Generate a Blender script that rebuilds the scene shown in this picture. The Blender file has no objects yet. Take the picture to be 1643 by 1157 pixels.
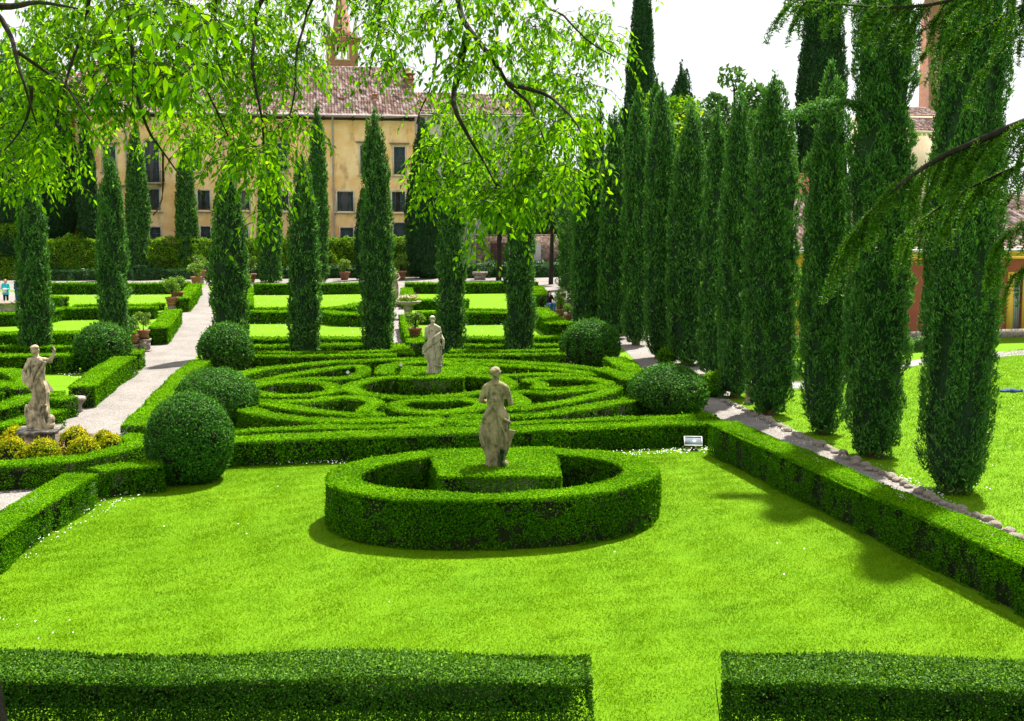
import bpy, bmesh, math, random
import numpy as np
from mathutils import Vector, Matrix
random.seed(5)
RNG = np.random.default_rng(11)
S = bpy.context.scene
COL = S.collection
R = math.radians
# ------------------------------------------------------------------ camera
F, CX, CY, PITCH, CH = 1750.0, 821.5, 508.0, R(5.0), 5.33
cam = bpy.data.cameras.new('camera')
co = bpy.data.objects.new('camera', cam)
COL.objects.link(co)
co.location = (0, 0, CH)
co.rotation_euler = (R(90) - PITCH, 0, 0)
cam.sensor_width = 36
cam.lens = 36 * F / 1643
cam.shift_y = -(578.5 - CY) / 1643
cam.clip_end = 3000
S.camera = co
SP, CP = math.sin(PITCH), math.cos(PITCH)


def ray(px, py):
    u, v = (px - CX) / F, -(py - CY) / F
    return (u, CP + v * SP, -SP + v * CP)


def P(px, py, z=0.0):
    """the point of height z seen at a place of the photograph"""
    d = ray(px, py)
    t = (z - CH) / d[2]
    return np.array((d[0] * t, d[1] * t, z))


def D(px, py, Y):
    """the point at distance Y seen at a place of the photograph"""
    d = ray(px, py)
    t = Y / d[1]
    return np.array((d[0] * t, Y, CH + d[2] * t))


AX = np.array((-0.1698, 0.9855, 0.0))      # the garden's long axis
TX = np.array((0.9855, 0.1698, 0.0))       # and the line across it
AXROT = math.atan2(TX[1], TX[0])


# ------------------------------------------------------------------ materials
def mat(name):
    m = bpy.data.materials.new(name)
    m.use_nodes = True
    nt = m.node_tree
    b = nt.nodes['Principled BSDF']
    b.inputs['Specular IOR Level'].default_value = 0.3
    return m, nt, b


def N(nt, t, **k):
    n = nt.nodes.new(t)
    for a, v in k.items():
        if a.startswith('i_'):
            n.inputs[a[2:].replace('_', ' ')].default_value = v
        else:
            setattr(n, a, v)
    return n


def ramp(nt, fac, stops):
    r = N(nt, 'ShaderNodeValToRGB')
    e = r.color_ramp.elements
    while len(e) < len(stops):
        e.new(0.5)
    for el, (p, c) in zip(e, stops):
        el.position = p
        el.color = (*c, 1)
    nt.links.new(fac, r.inputs[0])
    return r.outputs[0]


def noise(nt, scale, detail=4, rough=0.55, co=None, stretch=None):
    n = N(nt, 'ShaderNodeTexNoise')
    n.inputs['Scale'].default_value = scale
    n.inputs['Detail'].default_value = detail
    n.inputs['Roughness'].default_value = rough
    if co is None:
        co = N(nt, 'ShaderNodeTexCoord').outputs['Object']
    if stretch:
        mp = N(nt, 'ShaderNodeMapping')
        mp.inputs['Scale'].default_value = stretch
        nt.links.new(co, mp.inputs[0])
        co = mp.outputs[0]
    nt.links.new(co, n.inputs['Vector'])
    return n.outputs['Fac']


def mix(nt, fac, a, b, mode='MIX'):
    m = N(nt, 'ShaderNodeMix', data_type='RGBA', blend_type=mode)
    for i, v in ((0, fac), (6, a), (7, b)):
        if hasattr(v, 'is_linked') or isinstance(v, bpy.types.NodeSocket):
            nt.links.new(v, m.inputs[i])
        elif i == 0:
            m.inputs[i].default_value = v
        else:
            m.inputs[i].default_value = (*v, 1)
    return m.outputs[2]


def bump(nt, b, h, strength=0.4, dist=0.02):
    n = N(nt, 'ShaderNodeBump')
    n.inputs['Strength'].default_value = strength
    n.inputs['Distance'].default_value = dist
    nt.links.new(h, n.inputs['Height'])
    nt.links.new(n.outputs[0], b.inputs['Normal'])


def leafmat(name, stops, trans=0.35, tcol=1.5, rough=0.5, spec=0.3):
    """leaf by leaf colour from the leaf's own random number, thin leaves let light through"""
    m, nt, b = mat(name)
    at = N(nt, 'ShaderNodeAttribute', attribute_name='v')
    c = ramp(nt, at.outputs['Fac'], stops)
    big = noise(nt, 0.9, 2)
    c2 = mix(nt, 1.0, c, ramp(nt, big, [(0.3, (0.72, 0.76, 0.75)), (0.7, (1.25, 1.16, 1.0))]), 'MULTIPLY')
    nt.links.new(c2, b.inputs['Base Color'])
    b.inputs['Roughness'].default_value = rough
    b.inputs['Specular IOR Level'].default_value = spec
    tr = N(nt, 'ShaderNodeBsdfTranslucent')
    tc = mix(nt, 1.0, c2, (tcol * 1.15, tcol, tcol * 0.5), 'MULTIPLY')
    nt.links.new(tc, tr.inputs[0])
    ms = N(nt, 'ShaderNodeMixShader')
    ms.inputs[0].default_value = trans
    nt.links.new(b.outputs[0], ms.inputs[1])
    nt.links.new(tr.outputs[0], ms.inputs[2])
    nt.links.new(ms.outputs[0], nt.nodes['Material Output'].inputs['Surface'])
    return m


def noisy(name, stops, scale=6, detail=5, rough=0.85, bs=0.4, bd=0.02, bscale=None, stretch=None, spec=0.25):
    m, nt, b = mat(name)
    f = noise(nt, scale, detail, 0.6, stretch=stretch)
    nt.links.new(ramp(nt, f, stops), b.inputs['Base Color'])
    b.inputs['Roughness'].default_value = rough
    b.inputs['Specular IOR Level'].default_value = spec
    if bs:
        bump(nt, b, noise(nt, bscale or scale * 3, 6, 0.65), bs, bd)
    return m


M = {}
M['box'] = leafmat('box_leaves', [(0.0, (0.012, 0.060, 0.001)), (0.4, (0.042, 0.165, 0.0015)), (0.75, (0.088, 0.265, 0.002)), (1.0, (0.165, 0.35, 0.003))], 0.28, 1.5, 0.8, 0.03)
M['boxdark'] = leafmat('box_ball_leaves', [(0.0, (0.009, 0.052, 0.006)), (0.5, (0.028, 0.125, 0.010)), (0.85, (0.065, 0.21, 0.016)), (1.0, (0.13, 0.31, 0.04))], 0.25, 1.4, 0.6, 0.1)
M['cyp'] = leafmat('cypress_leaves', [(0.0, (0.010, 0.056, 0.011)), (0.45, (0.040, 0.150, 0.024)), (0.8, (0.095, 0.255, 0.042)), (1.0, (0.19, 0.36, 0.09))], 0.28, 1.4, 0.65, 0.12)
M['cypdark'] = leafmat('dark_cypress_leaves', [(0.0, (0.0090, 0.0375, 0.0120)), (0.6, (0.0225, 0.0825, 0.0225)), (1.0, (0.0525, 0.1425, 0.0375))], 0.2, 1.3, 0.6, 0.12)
M['gold'] = leafmat('golden_leaves', [(0.0, (0.04, 0.11, 0.003)), (0.35, (0.14, 0.23, 0.004)), (0.7, (0.36, 0.39, 0.005)), (0.92, (0.52, 0.44, 0.008)), (1.0, (0.50, 0.27, 0.012))], 0.25, 1.3, 0.7, 0.05)
M['nettle'] = leafmat('nettle_tree_leaves', [(0.0, (0.018, 0.085, 0.001)), (0.4, (0.062, 0.19, 0.0015)), (0.8, (0.125, 0.29, 0.002)), (1.0, (0.20, 0.37, 0.003))], 0.56, 1.8, 0.65, 0.08)
M['lemon'] = leafmat('lemon_leaves', [(0.0, (0.0350, 0.1190, 0.0105)), (0.5, (0.0910, 0.2170, 0.0140)), (0.85, (0.1820, 0.3150, 0.0280)), (1.0, (0.3850, 0.4340, 0.1400))], 0.35, 1.4)
M['boxshaded'] = leafmat('shaded_box_leaves', [(0.0, (0.007, 0.034, 0.003)), (0.5, (0.024, 0.092, 0.004)), (0.85, (0.065, 0.19, 0.006)), (1.0, (0.13, 0.28, 0.012))], 0.25, 1.4, 0.6, 0.12)  # box leaves with the tree's shade on the foreground hedges put into their colour
M['vine'] = leafmat('vine_leaves', [(0.0, (0.018, 0.085, 0.005)), (0.5, (0.08, 0.23, 0.008)), (0.85, (0.22, 0.38, 0.012)), (1.0, (0.40, 0.50, 0.02))], 0.35, 1.4, 0.6, 0.1)
M['ivy'] = leafmat('ivy_leaves', [(0.0, (0.0096, 0.0480, 0.0112)), (0.6, (0.0240, 0.1040, 0.0176)), (1.0, (0.0560, 0.1680, 0.0320))], 0.2, 1.3)
M['broad'] = leafmat('broadleaf_leaves', [(0.0, (0.0140, 0.0630, 0.0105)), (0.5, (0.0350, 0.1190, 0.0140)), (1.0, (0.0770, 0.1960, 0.0280))], 0.3, 1.4)
M['cedar'] = leafmat('cedar_needles', [(0.0, (0.0162, 0.0675, 0.0054)), (0.6, (0.0450, 0.1440, 0.0072)), (1.0, (0.1440, 0.3060, 0.0180))], 0.3, 1.5, 0.55, 0.15)
M['twigs'] = noisy('hedge_inner_twigs', [(0.3, (0.008, 0.016, 0.003)), (0.55, (0.016, 0.026, 0.006)), (0.75, (0.045, 0.042, 0.018))], 22, 5, 0.95, 0.8, 0.05, stretch=(1, 1, 0.3))
M['cyptwigs'] = noisy('cypress_inner_twigs', [(0.3, (0.008, 0.026, 0.009)), (0.7, (0.018, 0.05, 0.015))], 9, 4, 0.95, 0.8, 0.06)
M['bark'] = noisy('dark_bark', [(0.3, (0.010, 0.008, 0.006)), (0.7, (0.032, 0.025, 0.019))], 6, 6, 0.95, 0.8, 0.03, stretch=(3, 3, 0.6))
M['barkbrown'] = noisy('brown_bark', [(0.3, (0.06, 0.035, 0.02)), (0.7, (0.16, 0.10, 0.06))], 6, 6, 0.95, 0.8, 0.03, stretch=(3, 3, 0.6))
M['terracotta'] = noisy('terracotta', [(0.3, (0.2250, 0.0900, 0.0488)), (0.7, (0.3450, 0.1650, 0.1050))], 5, 5, 0.85, 0.3)
M['rock'] = noisy('edging_rock', [(0.25, (0.09, 0.078, 0.06)), (0.5, (0.26, 0.225, 0.18)), (0.75, (0.44, 0.395, 0.33))], 7, 6, 0.9, 0.8, 0.03)
M['white'] = noisy('white_paint', [(0.3, (0.5250, 0.5250, 0.5250)), (0.7, (0.5950, 0.5950, 0.5950))], 6, 2, 0.4, 0)
M['metal'] = noisy('dark_metal', [(0.3, (0.02, 0.022, 0.025)), (0.7, (0.05, 0.052, 0.055))], 8, 2, 0.5, 0)


def statue_mat(name, light, mid, dark, lo=0.42):
    m, nt, b = mat(name)
    a = noise(nt, 5.5, 7, 0.68)
    c = ramp(nt, a, [(0.36, dark), (lo + 0.05, mid), (0.60, light), (0.85, tuple(min(1, x * 1.12) for x in light))])
    st = noise(nt, 3.2, 5, 0.7, stretch=(2.2, 2.2, 0.45))
    c = mix(nt, ramp(nt, st, [(0.51, (0, 0, 0)), (0.63, (0.75, 0.75, 0.75))]), c, dark)
    nt.links.new(c, b.inputs['Base Color'])
    b.inputs['Roughness'].default_value = 0.92
    b.inputs['Specular IOR Level'].default_value = 0.15
    bump(nt, b, noise(nt, 38, 7, 0.7), 0.55, 0.008)
    return m


M['stone_a'] = statue_mat('mossy_tan_stone', (0.3256, 0.2760, 0.1548), (0.2288, 0.1978, 0.1066), (0.0880, 0.0824, 0.0447))
M['stone_b'] = statue_mat('pale_grey_stone', (0.4666, 0.4186, 0.2916), (0.3546, 0.3173, 0.2177), (0.1399, 0.1322, 0.0894), 0.38)
M['stone_c'] = statue_mat('weathered_stone', (0.4844, 0.3967, 0.2656), (0.3353, 0.2760, 0.1822), (0.0792, 0.0673, 0.0493), 0.44)
M['stone_d'] = statue_mat('plain_stone', (0.3450, 0.3000, 0.2475), (0.2550, 0.2175, 0.1800), (0.0975, 0.0825, 0.0713), 0.40)


def gravel_mat():
    m, nt, b = mat('pale_gravel')
    co = N(nt, 'ShaderNodeTexCoord').outputs['Object']
    v = N(nt, 'ShaderNodeTexVoronoi')
    v.inputs['Scale'].default_value = 42
    nt.links.new(co, v.inputs['Vector'])
    g = N(nt, 'ShaderNodeSeparateColor')
    nt.links.new(v.outputs['Color'], g.inputs[0])
    c = ramp(nt, g.outputs[0], [(0.0, (0.11, 0.100, 0.09)), (0.4, (0.19, 0.177, 0.165)), (1.0, (0.275, 0.258, 0.245))])
    big = noise(nt, 0.7, 5, 0.6)
    c = mix(nt, 1.0, c, ramp(nt, big, [(0.35, (0.80, 0.77, 0.74)), (0.65, (1.08, 1.06, 1.05))]), 'MULTIPLY')
    nt.links.new(c, b.inputs['Base Color'])
    b.inputs['Roughness'].default_value = 0.95
    bump(nt, b, v.outputs['Distance'], 0.6, 0.02)
    return m


M['gravel'] = gravel_mat()


def lawn_mat():
    m, nt, b = mat('short_grass')
    co = N(nt, 'ShaderNodeTexCoord').outputs['Object']
    fine = noise(nt, 38, 8, 0.75)
    c = ramp(nt, fine, [(0.30, (0.055, 0.14, 0.001)), (0.5, (0.105, 0.23, 0.001)), (0.7, (0.16, 0.305, 0.002))])
    patch = noise(nt, 0.55, 6, 0.62)
    c = mix(nt, 1.0, c, ramp(nt, patch, [(0.33, (0.84, 0.9, 0.9)), (0.5, (1, 1, 1)), (0.68, (1.12, 1.03, 0.95))]), 'MULTIPLY')
    dry = noise(nt, 1.7, 7, 0.7)
    c = mix(nt, ramp(nt, dry, [(0.66, (0, 0, 0)), (0.80, (0.4, 0.4, 0.4))]), c, (0.20, 0.21, 0.05))
    nt.links.new(c, b.inputs['Base Color'])
    b.inputs['Roughness'].default_value = 0.9
    b.inputs['Specular IOR Level'].default_value = 0.1
    bump(nt, b, noise(nt, 60, 8, 0.8), 0.8, 0.03)
    return m


M['lawn'] = lawn_mat()
M['blade'] = leafmat('grass_blades', [(0.0, (0.068, 0.175, 0.001)), (0.5, (0.118, 0.262, 0.001)), (0.9, (0.165, 0.325, 0.002)), (1.0, (0.27, 0.33, 0.05))], 0.25, 1.3, 0.85, 0.02)
M['soil'] = noisy('garden_soil', [(0.3, (0.0490, 0.0350, 0.0245)), (0.7, (0.1190, 0.0875, 0.0595))], 5, 6, 0.95, 0.6, 0.03)
M['paving'] = noisy('stone_paving', [(0.3, (0.1815, 0.1705, 0.1650)), (0.7, (0.2585, 0.2475, 0.2365))], 3, 5, 0.85, 0.2)


# ------------------------------------------------------------------ mesh helpers
def tag(o, label=None, cat=None, group=None, kind=None):
    if label: o['label'] = label
    if cat: o['category'] = cat
    if group: o['group'] = group
    if kind: o['kind'] = kind
    return o


def empty(name, loc, label, cat, group=None, rz=0.0):
    o = bpy.data.objects.new(name, None)
    COL.objects.link(o)
    o.location = tuple(loc)
    o.rotation_euler = (0, 0, rz)
    o.empty_display_size = 0.2
    return tag(o, label, cat, group)


class MB:
    """collects triangles and quads, one material index each, then links ONE object"""

    def __init__(self):
        self.v, self.q, self.t, self.qm, self.tm, self.a, self.n = [], [], [], [], [], [], 0
        self.smooth = False

    def add(self, v, quads=None, tris=None, m=0, a=None):
        v = np.asarray(v, np.float64).reshape(-1, 3)
        if quads is not None and len(quads):
            q = np.asarray(quads, np.int64).reshape(-1, 4) + self.n
            self.q.append(q); self.qm.append(np.full(len(q), m))
        if tris is not None and len(tris):
            t = np.asarray(tris, np.int64).reshape(-1, 3) + self.n
            self.t.append(t); self.tm.append(np.full(len(t), m))
        self.v.append(v)
        self.a.append(np.full(len(v), 0.5) if a is None else np.asarray(a))
        self.n += len(v)
        return self

    def box(self, c, s, m=0, rz=0.0):
        x, y, z = (k / 2 for k in s)
        v = np.array([(-x, -y, -z), (x, -y, -z), (x, y, -z), (-x, y, -z), (-x, -y, z), (x, -y, z), (x, y, z), (-x, y, z)])
        cr, sr = math.cos(rz), math.sin(rz)
        v = np.stack([v[:, 0] * cr - v[:, 1] * sr, v[:, 0] * sr + v[:, 1] * cr, v[:, 2]], 1) + np.asarray(c)
        return self.add(v, [(0, 3, 2, 1), (4, 5, 6, 7), (0, 1, 5, 4), (1, 2, 6, 5), (2, 3, 7, 6), (3, 0, 4, 7)], m=m)

    def lathe(self, prof, c=(0, 0, 0), n=24, m=0, sx=1, sy=1):
        th = np.linspace(0, 2 * math.pi, n, endpoint=False)
        v = np.concatenate([np.stack([r * np.cos(th) * sx, r * np.sin(th) * sy, np.full(n, z)], 1) for r, z in prof]) + np.asarray(c)
        q = [(i * n + j, i * n + (j + 1) % n, (i + 1) * n + (j + 1) % n, (i + 1) * n + j) for i in range(len(prof) - 1) for j in range(n)]
        return self.add(v, q, m=m)

    def tube(self, pts, rad, n=7, m=0, cap=True):
        pts = np.asarray(pts, float)
        k = len(pts)
        rad = np.full(k, rad) if np.isscalar(rad) else np.asarray(rad, float)
        tg = np.gradient(pts, axis=0)
        tg /= np.linalg.norm(tg, axis=1)[:, None] + 1e-9
        ref = np.array((0.31, 0.17, 0.93)) if abs(tg[:, 2]).mean() < 0.8 else np.array((0.95, 0.2, 0.1))
        s = np.cross(tg, ref); s /= np.linalg.norm(s, axis=1)[:, None] + 1e-9
        u = np.cross(s, tg)
        th = np.linspace(0, 2 * math.pi, n, endpoint=False)
        v = (pts[:, None] + rad[:, None, None] * (np.cos(th)[None, :, None] * s[:, None] + np.sin(th)[None, :, None] * u[:, None])).reshape(-1, 3)
        q = [(i * n + j, i * n + (j + 1) % n, (i + 1) * n + (j + 1) % n, (i + 1) * n + j) for i in range(k - 1) for j in range(n)]
        self.add(v, q, m=m)
        if cap:
            self.add(np.concatenate([v[:n], pts[:1]]), None, [((j + 1) % n, j, n) for j in range(n)], m=m)
            self.add(np.concatenate([v[-n:], pts[-1:]]), None, [(j, (j + 1) % n, n) for j in range(n)], m=m)
        return self

    def mesh(self, name, mats, origin=(0, 0, 0)):
        me = bpy.data.meshes.new(name)
        v = np.concatenate(self.v) - np.asarray(origin, float)
        q = np.concatenate(self.q) if self.q else np.zeros((0, 4), np.int64)
        t = np.concatenate(self.t) if self.t else np.zeros((0, 3), np.int64)
        me.vertices.add(len(v)); me.vertices.foreach_set('co', v.astype(np.float32).ravel())
        nl = len(q) * 4 + len(t) * 3
        me.loops.add(nl)
        me.loops.foreach_set('vertex_index', np.concatenate([q.ravel(), t.ravel()]).astype(np.int32))
        me.polygons.add(len(q) + len(t))
        me.polygons.foreach_set('loop_start', np.concatenate([np.arange(len(q)) * 4, len(q) * 4 + np.arange(len(t)) * 3]).astype(np.int32))
        mi = np.concatenate((self.qm or [np.zeros(0)]) + (self.tm or [np.zeros(0)])).astype(np.int32)
        me.polygons.foreach_set('material_index', mi)
        if self.smooth:
            me.polygons.foreach_set('use_smooth', np.ones(len(mi), bool))
        at = me.attributes.new('v', 'FLOAT', 'POINT')
        at.data.foreach_set('value', np.concatenate(self.a).astype(np.float32))
        for m_ in (mats if isinstance(mats, (list, tuple)) else [mats]):
            me.materials.append(m_)
        me.update(calc_edges=True)
        me.validate()
        return me

    def build(self, name, mats, parent=None, origin=(0, 0, 0), loc=None):
        o = bpy.data.objects.new(name, self.mesh(name, mats, origin))
        COL.objects.link(o)
        if parent is not None:
            o.parent = parent
        o.location = tuple(loc) if loc is not None else ((0, 0, 0) if parent is not None else tuple(origin))
        return o


def wob(p, f, seed=0):
    """cheap smooth noise, about -1..1"""
    r = np.random.default_rng(seed)
    o = np.zeros(len(p))
    for k in range(6):
        w = r.normal(size=3); w *= f * (0.7 + 0.6 * r.random()) / np.linalg.norm(w)
        o += np.sin(p @ w + r.random() * 6.28)
    return o / 3.0


def leafquads(mb, p, n, L, up=0.3, out=0.6, spread=0.7, wr=0.5, m=0, bias=0.0, face=0.0):
    """a leaf at each point: a bent rhomb that points outwards, up and astray"""
    k = len(p)
    if k == 0:
        return
    d = n * out + RNG.normal(size=(k, 3)) * spread + np.array((0, 0, up))
    d /= np.linalg.norm(d, axis=1)[:, None] + 1e-9
    if face:        # the blade turns its flat side outwards
        fn = n * face + RNG.normal(size=(k, 3)) * 0.55
        s = np.cross(d, fn)
        d = np.cross(fn, s) + RNG.normal(size=(k, 3)) * 0.12
        d /= np.linalg.norm(d, axis=1)[:, None] + 1e-9
    else:
        s = np.cross(d, RNG.normal(size=(k, 3)))
    s /= np.linalg.norm(s, axis=1)[:, None] + 1e-9
    ll = (L * RNG.uniform(0.7, 1.3, k))[:, None]
    b = p - d * ll * 0.5
    w = s * ll * wr * 0.5
    v = np.stack([b, b + d * ll * 0.45 + w, b + d * ll, b + d * ll * 0.45 - w], 1).reshape(-1, 3)
    a = np.clip(RNG.beta(2, 2, k) + bias, 0, 1)      # bias: young leaves are lighter; hedges also paint lit tops, shaded sides
    mb.add(v, np.arange(k * 4).reshape(-1, 4), m=m, a=np.repeat(a, 4))


def sample_quads(Q, dens):
    """random points and normals on quads (n,4,3); dens is points per square metre"""
    Q = np.asarray(Q, float)
    e1, e2 = Q[:, 1] - Q[:, 0], Q[:, 3] - Q[:, 0]
    e3, e4 = Q[:, 2] - Q[:, 1], Q[:, 2] - Q[:, 3]
    nn = np.cross(e1, e2) + np.cross(e4, e3) * 1.0
    ar = 0.5 * np.linalg.norm(np.cross(e1, e2), axis=1) + 0.5 * np.linalg.norm(np.cross(e3, e4), axis=1)
    nl = np.linalg.norm(nn, axis=1)[:, None]
    nn = nn / np.where(nl > 1e-9, nl, 1)
    tot = ar.sum()
    k = int(tot * dens)
    i = RNG.choice(len(Q), k, p=ar / tot)
    u, v = RNG.random(k)[:, None], RNG.random(k)[:, None]
    q = Q[i]
    p = q[:, 0] * (1 - u) * (1 - v) + q[:, 1] * u * (1 - v) + q[:, 2] * u * v + q[:, 3] * (1 - u) * v
    return p, nn[i]


def smooth_path(p, closed, step=0.22):
    p = np.asarray(p, float)
    if len(p) == 2 and not closed:
        n = max(2, int(np.linalg.norm(p[1] - p[0]) / step) + 1)
        return p[0] + (p[1] - p[0]) * np.linspace(0, 1, n)[:, None]
    k = len(p)
    out = []
    rng = range(k) if closed else range(k - 1)
    for i in rng:
        p1, p2 = p[i], p[(i + 1) % k]
        p0 = p[i - 1] if (closed or i > 0) else 2 * p1 - p2
        p3 = p[(i + 2) % k] if (closed or i + 2 < k) else 2 * p2 - p1
        n = max(2, int(np.linalg.norm(p2 - p1) / step))
        for t in np.linspace(0, 1, n, endpoint=False):
            out.append(0.5 * ((2 * p1) + (p2 - p0) * t + (2 * p0 - 5 * p1 + 4 * p2 - p3) * t * t + (3 * p1 - p0 - 3 * p2 + p3) * t ** 3))
    if not closed:
        out.append(p[-1])
    return np.array(out)


def leafsize(Y):
    return min(0.14, max(0.031, 0.0014 * Y + 0.012))


def clothe(mb, Q, L, cover, up, gaps=0.0, amp=0.03, seed=0, hz=None, bias=0.0, sprout=0.015, ins=0.07, fresh_lit=0.0):
    p, n = sample_quads(Q, cover * 5.0 / (L * L))
    am_ = np.where(n[:, 2] > 0.5, 0.55, 1.0) * amp      # the top is clipped truer than the sides
    lump = np.maximum(wob(p, 7, seed) * am_ * 0.55 + wob(p, 2.2, seed + 1) * am_ - L * 0.35 - 0.006, -ins * 0.6)
    if fresh_lit or gaps:      # clefts in the clipped faces, where one sees in among the twigs
        cl_ = wob(p * np.array((1, 1, 0.55)), 13, seed + 5) + 0.5 * wob(p, 29, seed + 6)
        kl = (n[:, 2] < 0.5) & (RNG.random(len(p)) < np.clip((cl_ - 0.15) * 1.1, 0, 0.85))
        p, n, lump = p[~kl], n[~kl], lump[~kl]
    if gaps:
        side = n[:, 2] < 0.5
        low = np.clip(1 - p[:, 2] / (hz or 1), 0, 1)
        kill = side & (RNG.random(len(p)) < gaps * low * (0.6 + 0.6 * (wob(p, 9, seed + 2) > 0.1)))
        p, n, lump = p[~kill], n[~kill], lump[~kill]
    if gaps:
        k = int(len(Q) * 1.5)
        sp, sn = sample_quads(Q, 14)
        sp, sn = sp[sn[:, 2] < 0.5], sn[sn[:, 2] < 0.5]
        k = len(sp)
        if k:
            b0 = sp - sn * RNG.uniform(0.02, 0.10, k)[:, None]; b0[:, 2] = 0
            b1 = b0 + RNG.normal(size=(k, 3)) * 0.09; b1[:, 2] = RNG.uniform(0.25, 0.75, k) * (hz or 1)
            wv = np.cross(sn, (0, 0, 1.0)) * 0.007
            mb.add(np.stack([b0 - wv, b0 + wv, b1 + wv * 0.4, b1 - wv * 0.4], 1).reshape(-1, 3), np.arange(k * 4).reshape(-1, 4), m=0)
    p = p + n * (lump + RNG.normal(size=len(p)) * L * 0.28)[:, None]
    leafquads(mb, p, n, L, up=up * 0.6, out=0.4, spread=0.9, wr=0.6, m=1, bias=bias + fresh_lit * np.where(n[:, 2] > 0.6, 0.22, -0.12), face=0.95)  # light in the colour: tops lighter, sides darker, besides young growth
    if sprout:      # a few shoots that stick out since the last clipping
        k = RNG.random(len(p)) < sprout
        leafquads(mb, p[k] + n[k] * L * 0.7 + np.array((0, 0, L * 0.3)), n[k], L * 1.3, up=0.6, out=0.9, spread=0.35, wr=0.35, m=1, bias=0.2)


def hedge(label, path, w, h, closed=False, group=None, leaf='box', cover=1.0, gaps=0.0, world=False, cat='hedge', sharp=False, name='hedge', amp=0.03, z0=0.0, bias=0.0):
    """a clipped hedge along a line of its top"""
    p = np.array(path if world else [P(x, y, h) for x, y in path], float)
    p[:, 2] = 0
    c = p if sharp else smooth_path(p, closed)
    if sharp:
        c = np.concatenate([smooth_path(c[i:i + 2], False)[:-1] for i in range(len(c) - 1)] + [c[-1:]])
    k = len(c)
    if closed:
        tg = np.roll(c, -1, 0) - np.roll(c, 1, 0)
    else:
        tg = np.gradient(c, axis=0)
    tg /= np.linalg.norm(tg, axis=1)[:, None] + 1e-9
    nrm = np.stack([-tg[:, 1], tg[:, 0], np.zeros(k)], 1)
    ww = w if not callable(w) else None
    hw = np.full(k, w / 2.0) if ww else np.array([w(t) / 2 for t in np.linspace(0, 1, k)])
    hw = hw[:, None]
    Lf, Rt = c + nrm * hw, c - nrm * hw
    idx = np.arange(k if closed else k - 1)
    j = (idx + 1) % k
    up = np.array((0, 0, 1.0))
    def quads(A, B, C_, D_):
        return np.stack([A, B, C_, D_], 1)
    zb, zt = up * z0, up * h
    Q = [quads(Rt[idx] + zt, Rt[j] + zt, Lf[j] + zt, Lf[idx] + zt),
         quads(Rt[idx] + zb, Rt[j] + zb, Rt[j] + zt, Rt[idx] + zt),
         quads(Lf[j] + zb, Lf[idx] + zb, Lf[idx] + zt, Lf[j] + zt)]
    if not closed:
        Q.append(np.stack([Lf[0] + zb, Rt[0] + zb, Rt[0] + zt, Lf[0] + zt])[None])
        Q.append(np.stack([Rt[-1] + zb, Lf[-1] + zb, Lf[-1] + zt, Rt[-1] + zt])[None])
    ch = 0.05
    ti, di = nrm * ch, up * ch
    for _ in range(2):
        Q.append(quads(Rt[idx] + zt - di, Rt[j] + zt - di, Rt[j] + zt + ti[j], Rt[idx] + zt + ti[idx]))
        Q.append(quads(Lf[idx] + zt - ti[idx], Lf[j] + zt - ti[j], Lf[j] + zt - di, Lf[idx] + zt - di))
    Q = np.concatenate(Q)
    Y = max(6.0, c[:, 1].min())
    L = leafsize(Y)
    mb = MB()
    ins = max(min(0.10, w * 0.24 if ww else 0.07), amp * 1.1)
    fresh_lit = 1.0 if leaf == 'box' else 0.0
    if Y < 27 and amp == 0.03: amp = 0.045
    iL, iR = c + nrm * (hw - ins), c - nrm * (hw - ins)
    v = np.concatenate([iL + up * 0.0, iL + up * (h - ins), iR + up * (h - ins), iR + up * 0.0])
    if not closed:
        v[0::k] += tg[0] * ins; v[k - 1::k] -= tg[-1] * ins
    v[:, 2] += (wob(v, 6, 3) * 0.015) * (v[:, 2] > 0.05)
    q = []
    for a, b in ((0, 1), (1, 2), (2, 3)):
        q.append(np.stack([a * k + idx, b * k + idx, b * k + j, a * k + j], 1))
    q = np.concatenate(q)
    if not closed:
        q = np.concatenate([q, [(0, 3 * k, 2 * k, k), (k - 1, 2 * k - 1, 3 * k - 1, 4 * k - 1)]])
    mb.add(v, q, m=0)
    clothe(mb, Q, L, cover, 0.35, gaps, amp if Y < 40 else amp * 1.5, seed=int(abs(c[0, 0]) * 100) % 997, hz=h, bias=bias, ins=ins, fresh_lit=fresh_lit)
    org = c.mean(0) if not closed else c[0]
    org = np.array((org[0], org[1], 0))
    return tag(mb.build(name, [M['twigs'], M[leaf]], origin=org), label, cat, group)


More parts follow.
